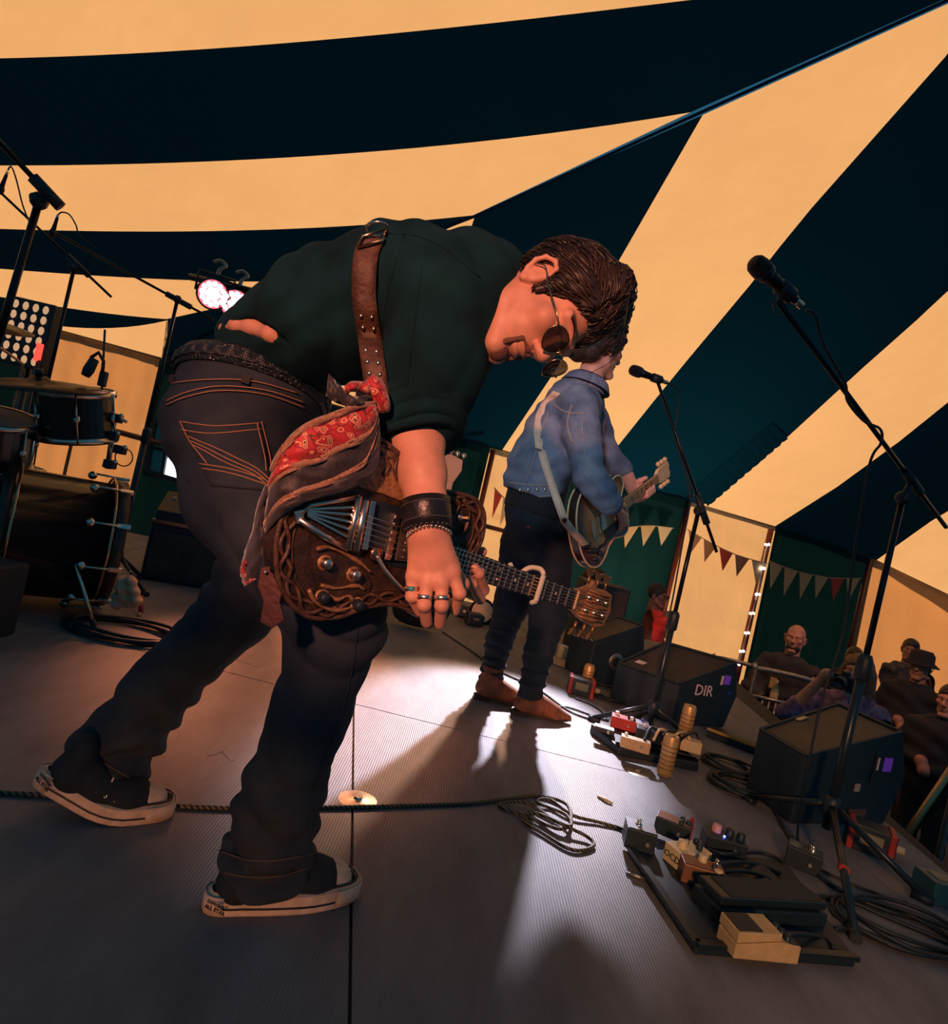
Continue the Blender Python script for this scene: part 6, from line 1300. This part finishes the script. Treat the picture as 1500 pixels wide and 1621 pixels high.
for k in range(8): MB().lathe([(.012, 0), (.010, .02), (0, .02)], (-.2+.05*k, .05, .12), n=10).build('mixer_knob', STEEL, mo, world=False)
# ------------------------------------------------------------------ stage lamps in view
HOT = mat('hot_red_led', (1, .8, .75), .3, emit=9, ecol=(1, .62, .55)); RIMR = mat('red_led_rim', (1, .1, .12), .4, emit=2.5, ecol=(1, .05, .08))
lb = thing('lighting_bar', 'black lighting bar on a stand behind the bent-over guitarist', 'lighting bar', V((P(530, 480, 4.1).x, 4.1, 0))); MB().cyl(P(300, 438, 4.1), P(560, 498, 4.1), .022, n=10).build('crossbar', BLK, lb); MB().cyl((P(530, 480, 4.1).x, 4.1, .02), (P(530, 480, 4.1).x, 4.1, P(530, 490, 4.1).z), .025, n=10).build('stand_tube', BLK, lb)
for a in (0, 2.1, 4.2): MB().cyl((lb.location.x, 4.1, .35), (lb.location.x+.4*math.cos(a), 4.1+.4*math.sin(a), .012), .014, n=8).build('stand_leg', BLK, lb)
def par(label, px, py, Y, r, aim):
    c = P(px, py, Y); o = thing('stage_light', label, 'stage light', c); d = V(aim).normalized(); x, y, z_ = frame(d)
    MB().lathe([(0, -.16), (r*.6, -.16), (r*.85, -.10), (r*.95, -.02), (r*1.05, .0), (r*1.05, .015), (r*.95, .015)], c, d, 24).build('housing', PLAST, o); MB().lathe([(0, .006), (r*.92, .006)], c, d, 24).build('lens_rim', RIMR, o)
    for k in range(19):
        a, rr = (0, 0) if k == 0 else ((k*PI/3, r*.34) if k < 7 else (k*PI/6, r*.68)); MB().ball(c+d*.010+x*(rr*math.cos(a))+y*(rr*math.sin(a)), (r*.17, r*.17, r*.17), 8).build('led', HOT, o)
    MB().tube([c+x*r*1.1, c+x*r*1.15+V((0, 0, r*1.3)), c-x*r*1.15+V((0, 0, r*1.3)), c-x*r*1.1], .009, 6).build('yoke', BLK, o); MB().tube(catmull([c+V((0, 0, r*1.3)), c+V((.01, 0, r*1.75)), c+V((.04, 0, r*2.05)), c+V((.0, 0, r*2.3)), c+V((-.04, 0, r*2.1))], 4), .012, 6).build('hook_clamp', STEEL, o); return o
par('round red and white stage light on the lighting bar with a hook clamp', 337, 466, 4.0, .095, (.35, -1, -.12)); par('round red stage light half hidden behind the black shirt', 372, 482, 4.05, .095, (.35, -1, -.12))
LB = mat('amber_cell', (.9, .55, .3), .4, emit=.55, ecol=(1, .55, .28))
bo_ = thing('blinder_light', 'black panel light with rows of amber cells behind the drums', 'stage light', P(38, 580, 4.3)); ux = (V((cr, 0, sr))*.97+V((0, 0, .1))).normalized(); uy = V((0, 0, 1)); cc = P(38, 526, 4.3); n_ = V((0, -1, 0)); px_ = V((1, 0, 0)); MB().box(cc+V((0, .06, 0)), (.32, .10, .46)).build('housing', PLAST, bo_, bevel=.01)
for i in range(4):
    for j in range(6): MB().ball(cc+V((-.105+.07*i, .008, -.18+.072*j)), (.022, .008, .030), 8).build('amber_cell', LB, bo_)
MB().cyl(cc+V((0, .12, -.2)), V((cc.x, cc.y+.12, .02)), .02, n=8).build('stand_tube', BLK, bo_)
o = thing('red_marker_lamp', 'small red marker light beside the amber panel light', 'light', P(60, 570, 4.25)); MB().box(P(61, 558, 4.25), (.03, .03, .12)).build('red_tube', mat('red_tube_glow', (1, .1, .08), .4, emit=1.2, ecol=(1, .08, .05)), o); MB().cyl(P(61, 570, 4.25), V((P(61, 570, 4.25).x, 4.25, .02)), .012, n=8).build('pole', BLK, o)
st2 = thing('lamp_stand', 'black lamp stand with two spotlights behind the denim jacket guitarist', 'lamp stand', (.74, 5.50, 0)); MB().cyl((.74, 5.5, .02), (.74, 5.5, 2.0), .018, n=10).build('pole', BLK, st2); MB().cyl((.52, 5.5, 1.98), (.92, 5.5, 1.98), .014, n=8).build('crossbar', BLK, st2)
for a in (0.5, 2.6, 4.7): MB().cyl((.74, 5.5, .3), (.74+.3*math.cos(a), 5.5+.3*math.sin(a), .012), .012, n=8).build('leg', BLK, st2)
for lx, ly, lz in ((.80, 5.30, 1.93), (.58, 5.34, 1.98)):
    d = (V((.24, 2.4, 0))-V((lx, ly, lz))).normalized(); c = V((lx, ly, lz))-d*.02; MB().lathe([(0, -.2), (.05, -.2), (.07, -.05), (.075, 0), (.07, 0), (.06, -.05)], c, d, 20).build('spotlight', PLAST, st2)
# ------------------------------------------------------------------ further gear on the deck behind
MAPLE = mat('pale_maple', (.68, .44, .28), .4); bg = thing('bass_guitar', 'bass guitar with a pale headstock standing behind the forearm', 'guitar', P(700, 965, 4.3)); hA = P(712, 762, 4.3); hB = P(722, 722, 4.3); hd_ = (hB-hA).normalized(); hx = V((0, -1, 0)).cross(hd_); MH = FM(hA, hx, hd_, hx.cross(hd_))
MB().prism([(-.025, 0), (.025, 0), (.06, .06), (.10, .12), (.09, .17), (.03, .18), (-.05, .16), (-.06, .09)], -.008, .008, MH).build('headstock', MAPLE, bg, bevel=.003)
for k in range(4): MB().ball(MH @ V((-.05+.045*k, .19+.004*k, 0)), (.018, .01, .02), 10).build('tuning_peg', mat('peg_metal', (.8, .7, .62), .25, 1.0), bg); MB().ball(MH @ V((.005+.02*k, .05+.03*k, .012)), .009, 8).build('string_post', CHROME, bg)
MB().prism([(-.024, -.62), (.024, -.62), (.022, 0), (-.022, 0)], -.012, .010, MH).build('neck', MAPLE, bg); MB().prism([(p.x, p.y) for p in catmull([V(q) for q in ((-.10, -.62, 0), (-.15, -.70, 0), (-.12, -.80, 0), (-.17, -.92, 0), (-.1, -1.0, 0), (.1, -1.0, 0), (.17, -.92, 0), (.12, -.80, 0), (.15, -.70, 0), (.10, -.62, 0))], 3)], -.04, 0, MH).build('body', SIDE, bg, bevel=.004)
fl2 = thing('floor_light', 'small floor light with a round cream lens behind the left hand', 'stage light', G(762, 988)); c = P(763, 968, G(762, 988).y); MB().lathe([(0, -.12), (.07, -.11), (.10, -.02), (.105, 0), (.095, .004)], c, (-.1, -1, .15), 24).build('housing', PLAST, fl2); MB().lathe([(0, .004), (.085, .0)], c+V((0, -.004, 0)), (-.1, -1, .15), 24).build('cream_lens', CREAMP, fl2); MB().tube([c+V((.11, 0, 0)), c+V((.12, .05, -.09)), c+V((-.12, .05, -.09)), c+V((-.11, 0, 0))], .012, 6).build('bracket', BLK, fl2)
for k, (x, y) in enumerate(((735, 978), (748, 990), (782, 985))): p = G(x, y); o = thing('gear_bag', ('small black gear case beside the floor light', 'squat black gear case in front of the floor light', 'rounded black gear case behind the black jeans')[k], 'case', p, rot=.3*k); MB().box((0, 0, .05), (.14, .10, .10)).build('case_shell', PLAST, o, world=False, bevel=.02); MB().box((0, -.052, .06), (.05, .01, .02)).build('clasp', CHROME, o, world=False)
p0 = G(872, 1050); mb = MB(); rows = [[G(x, y+dy, .006+.004*math.sin(i*1.7+dy)) for i, (x, y) in enumerate(((858, 1028), (880, 1040), (905, 1048), (930, 1056)))] for dy in (0, 6, 12)]; tag(mb.grid(rows).build('cloth_strip', mat('cream_cloth', (.42, .29, .19), .9), solid=.008), 'cream cloth strip lying on the deck behind the brown boots', 'cloth')
o = thing('small_box', 'small cream carton on the deck behind the black jeans', 'box', G(888, 1040)); MB().box((0, 0, .04), (.07, .07, .08)).build('carton', CREAMP, o, world=False, bevel=.004); MB().box((0, 0, .082), (.03, .07, .003)).build('tape', WHITE, o, world=False)
# ------------------------------------------------------------------ crowd barriers
def barrier(label, a, b, zt, n):
    a, b = V((a.x, a.y, -1.2)), V((b.x, b.y, -1.2)); o = thing('crowd_barrier', label, 'barrier', (a+b)/2); h = zt+1.2; up = V((0, 0, 1))
    MB().tube(catmull([a+up*.05, a+up*(h-.08), a.lerp(b, .03)+up*h, b.lerp(a, .03)+up*h, b+up*(h-.08), b+up*.05], 5), .021, 10).build('frame', STEEL, o)
    for z_ in (.25, h-.22): MB().cyl(a+up*z_, b+up*z_, .015, n=8).build('rail', STEEL, o)
    for k in range(1, n): p = a.lerp(b, k/n); MB().cyl(p+up*.25, p+up*(h-.22), .008, n=6).build('bar', STEEL, o)
    for p in (a, b): d = (b-a).cross(up).normalized()*.3; MB().bar(p-d+up*.02, p+d+up*.02, .05, .03).build('foot', STEEL, o)
q0 = P(1196, 1058, 5.1); q1 = P(1288, 1094, 5.1); barrier('steel crowd barrier in front of the bald man', V((q0.x, 5.1, 0)), V((q1.x, 5.1, 0)), q0.z, 9)
barrier('steel crowd barrier along the stage edge below the men at the far cream cloth', V((2.85, 2.3, 0)), V((3.40, 4.05, 0)), -.02, 12)
q2 = P(1172, 1046, 6.4); q3 = P(1200, 1056, 6.4); barrier('narrow steel barrier end beside the red tent pole', V((q2.x-.25, 6.45, 0)), V((q3.x, 6.4, 0)), q2.z-.03, 4)
o = thing('brace_pole', 'slanted yellowish brace pole at the stage edge below the crowd', 'pole', V((2.3, 2.75, -1.2))); MB().cyl(P(1520, 1195, 3.0), P(1430, 1328, 2.85), .016, n=10).build('brace', mat('yellow_metal', (.50, .32, .14), .4, .5), o); e = P(1430, 1328, 2.85); MB().cyl(e, V((e.x-.02, e.y, -1.2)), .016, n=10).build('post', STEEL, o)
# ------------------------------------------------------------------ people in the crowd
def crowd(label, hpx, hpy, Y, face, top_m, hair=None, arms='fold', hat=None, skin=(.55, .27, .17), s=1.0, extra=None, hairm=None):
    h = P(hpx, hpy, Y); F = V((face[0], face[1], face[2] if len(face) > 2 else 0)).normalized(); U = V((0, 0, 1)); U = (U-F*U.dot(F)).normalized(); Rr = F.cross(U); g = V((h.x, h.y, -1.2)); o = thing('person', label, 'person', g); H = h.z+1.2; k = H/1.62
    W = lambda r, f_, z: V((h.x, h.y, -1.2))+Rr*(r*k)+F*(f_*k)+V((0, 0, z*k)); Fh = V((F.x, F.y, 0)).normalized()
    sm = mat('crowd_skin_%.2f' % skin[0], skin, .55, var=.1, vs=20)
    S = Sdf(*bb([h], .17), .007); add_head(S, h, Rr, F, U, 1.0); S.cap(h-U*.05-F*.02, W(0, -.03, 1.42), .055, .065, .02); hm = S.mesh()
    el = {'fold': [((.26, .0, 1.10), (.02, .22, 1.14)), ((-.26, 0, 1.10), (-.02, .24, 1.08))], 'rail': [((.27, .05, 1.12), (.10, .30, 1.08)), ((-.27, .05, 1.12), (-.10, .30, 1.08))], 'down': [((.27, -.03, 1.10), (.25, .08, .86)), ((-.27, -.03, 1.10), (-.25, .08, .86))],
          'chin': [((.25, .1, 1.08), (.03, .16, 1.46)), ((-.26, .06, 1.10), (.05, .22, 1.14))], 'camera': [((.32, .22, 1.22), (.10, .30, 1.58)), ((-.28, .18, 1.20), (-.06, .30, 1.52))]}[arms]
    S = Sdf(*bb([W(-.5, -.35, 0), W(.5, .45, 1.7)], .1), .016); S.chain([(W(0, 0, .92), .12), (W(0, 0, 1.15), .12), (W(0, 0, 1.34), .12)], .05, w=Rr, q=1.3)
    for q, (e, wr_) in zip((1, -1), el): S.chain([(W(q*.17, 0, 1.36), .06), (W(*e), .042), (W(*wr_), .032)], .03); S.ell(W(*wr_), (.042, .042, .042), None, .02); S.chain([(W(q*.09, 0, .9), .08), (W(q*.10, .01, .48), .055), (W(q*.10, 0, .06), .04)], .03); S.cap(W(q*.10, -.02, .05), W(q*.10, .14, .04), .04, .035, .02)
    bm = S.mesh(); v, f = join_np([hm, bm]); build_np('body', v, f, sm, o)
    S = Sdf(*bb([W(-.5, -.35, .8), W(.5, .45, 1.5)], .1), .013); S.chain([(W(0, 0, .90), .145), (W(0, 0, 1.15), .145), (W(0, 0, 1.33), .14)], .06, w=Rr, q=1.32)
    for q, (e, wr_) in zip((1, -1), el):
        we = W(*e).lerp(W(*wr_), .80 if arms != 'camera' or q < 0 else .25); S.chain([(W(q*.18, 0, 1.36), .085), (W(*e), .065), (we, .052)], .03)
    S.cap(W(-.08, 0, 1.42), W(.08, 0, 1.42), .06, .06, .04); S.disp(lambda x, y, z: (.006*np.sin(42*z+20*x+2*np.sin(14*x))).astype(np.float32)); v, f = S.mesh(); tp = build_np('top', v, f, top_m, o)
    S = Sdf(*bb([W(-.3, -.25, .0), W(.3, .25, 1.0)], .05), .016); S.cap(W(0, 0, .95), W(0, 0, .88), .13, .13, .04, w=Rr, q=1.25)
    for q in (1, -1): S.chain([(W(q*.09, 0, .86), .095), (W(q*.10, .01, .48), .072), (W(q*.10, 0, .10), .062)], .03)
    v, f = S.mesh(); build_np('trousers', v, f, mat('dark_trousers', (.02, .022, .03), .9), o)
    hmn = hairm or HAIR
    if hair:
        S = Sdf(*bb([h], .26), .009); T = lambda x, y, z: h+Rr*x+F*y+U*z
        if hair == 'afro': S.ell(T(0, -.03, .05), (.15, .15, .15), None, .01); S.cut(T(0, .07, .03), (F*.9-U*.4))
        elif hair == 'long': S.ell(T(0, -.025, .04), (.092, .11, .10), (Rr, F, U), .01); S.cut(T(0, .075, .06), (F*.8-U*.6)); S.chain([(T(.07, -.03, 0), .045), (T(.09, -.02, -.16), .04), (T(.07, .02, -.25), .02)], .03); S.chain([(T(-.07, -.03, 0), .045), (T(-.09, -.02, -.16), .04), (T(-.07, .02, -.25), .02)], .03)
        elif hair == 'beard': S.ell(T(0, .035, -.075), (.058, .055, .045), (Rr, F, U), .01); S.cut(T(0, .0, -.045), (0, 0, 1)); S.cut(T(0, 0, 0), -F)
        else: S.ell(T(0, -.022, .042), (.083, .104, .098), (Rr, F, U), .01); S.cut(T(0, .078, .062), (F*.74-U*.66))
        v, f = S.mesh(); build_np('beard' if hair == 'beard' else 'hair', v, f, hmn, o)
    if hat: MB().lathe([(0, .13), (.07, .125), (.095, .09), (.098, .03), (.14, .0), (.142, -.006), (.096, .012)], h+U*.025, U, 24).build('bucket_hat', hat, o)
    return o, W, h, F, Rr, U
RT = mat('red_top', (.62, .035, .03), .8, var=.2, vs=12); GH = mat('grey_hoodie', (.035, .032, .034), .9, var=.3, vs=12); DK = mat('dark_jacket', (.014, .016, .022), .85, var=.3, vs=12)
o, W, h, F, Rr, U = crowd('man in a red top with one hand at his chin beside the bright cream cloth', 1041, 944, 6.9, (.75, -.6), RT, 'short', 'chin', skin=(.16, .07, .045), hairm=mat('short_black_hair', (.01, .008, .007), .7)); MB().box(W(-.06, .165, 1.25), (.09, .02, .10), (Rr, F, U)).build('chest_print', mat('yellow_print', (.55, .32, .10), .8), o)
sgm = MB()
for q in (-1, 1): sgm.tube([h+Rr*(q*.034+.026*math.cos(a))+F*.108+U*(.012+.020*math.sin(a)) for a in np.linspace(0, 2*PI, 14)[:-1]], .004, 5, closed=True)
sgm.bar(h+Rr*-.012+F*.11+U*.015, h+Rr*.012+F*.11+U*.015, .004, .004); tag(sgm.build('spectacles', PLAST, o), kind='stuff')
o, W, h, F, Rr, U = crowd('bald bearded man in a dark grey hoodie leaning on the barrier', 1258, 1012, 5.5, (-.55, -.8), GH, 'beard', 'rail', skin=(.58, .27, .17)); MB().box(W(.07, .175, 1.22), (.05, .02, .09), (Rr, F, U)).build('yellow_logo', mat('yellow_print', (.55, .32, .10), .8), o)
cn = thing('drink_bottle', 'small pale green bottle held by the bald bearded man', 'bottle', W(0.02, .36, 1.10)); MB().lathe([(0, 0), (.03, 0), (.03, .1), (.012, .14), (.012, .18), (0, .18)], (0, 0, 0)).build('glass', mat('green_glass', (.25, .30, .12), .2), cn, world=False); MB().lathe([(.031, .02), (.031, .08)], (0, 0, 0)).build('paper_label', CREAMP, cn, world=False)
o, W, h, F, Rr, U = crowd('person with long light brown hair holding a camera up behind the large floor monitor', 1356, 1066, 4.35, (-.72, -.68), mat('purple_print_top', (.10, .05, .12), .9, var=.9, vs=16, col2=(.35, .22, .34)), 'long', 'camera', hairm=mat('light_brown_hair', (.16, .085, .04), .6, var=.3, vs=40))
c = h+F*.24-U*.06; cm = thing('camera', 'black photo camera held up by the person with long brown hair', 'camera', c); MB().box((0, 0, 0), (.14, .07, .10), (Rr, F, U)).build('camera_body', PLAST, cm, world=False, bevel=.01); MB().lathe([(.035, 0), (.04, .03), (.04, .10), (.034, .105), (.03, .09), (0, .085)], F*.035, F, 20).build('lens_barrel', BLK, cm, world=False); MB().box(U*.06, (.05, .05, .03), (Rr, F, U)).build('prism_hump', PLAST, cm, world=False, bevel=.008)
crowd('man with short dark hair in a striped dark top before the far cream cloth', 1440, 1030, 7.0, (-.6, -.8), mat('striped_top', (.018, .02, .028), .85, var=.6, vs=10, col2=(.10, .09, .09)), 'short', 'down', skin=(.40, .19, .12))
crowd('man in a dark bucket hat and black jacket near the barrier', 1456, 1056, 5.6, (-.75, -.65), DK, None, 'fold', hat=mat('dark_hat', (.016, .016, .02), .9), skin=(.46, .2, .12))
crowd('person with a round mass of dark hair behind the tall speaker cabinet', 938, 928, 6.7, (-.2, -1), DK, 'afro', 'down', skin=(.45, .2, .12), hairm=mat('short_black_hair', (.01, .008, .007), .7))
crowd('person with a pinkish lit face at the edge of the crowd beyond the bucket hat', 1503, 1112, 4.6, (-.8, -.5), DK, 'short', 'fold', skin=(.5, .22, .14))
crowd('dark figure with short hair before the far cream cloth behind the tall stand', 1350, 1043, 6.9, (-.6, -.7), DK, 'short', 'down', skin=(.3, .14, .09))
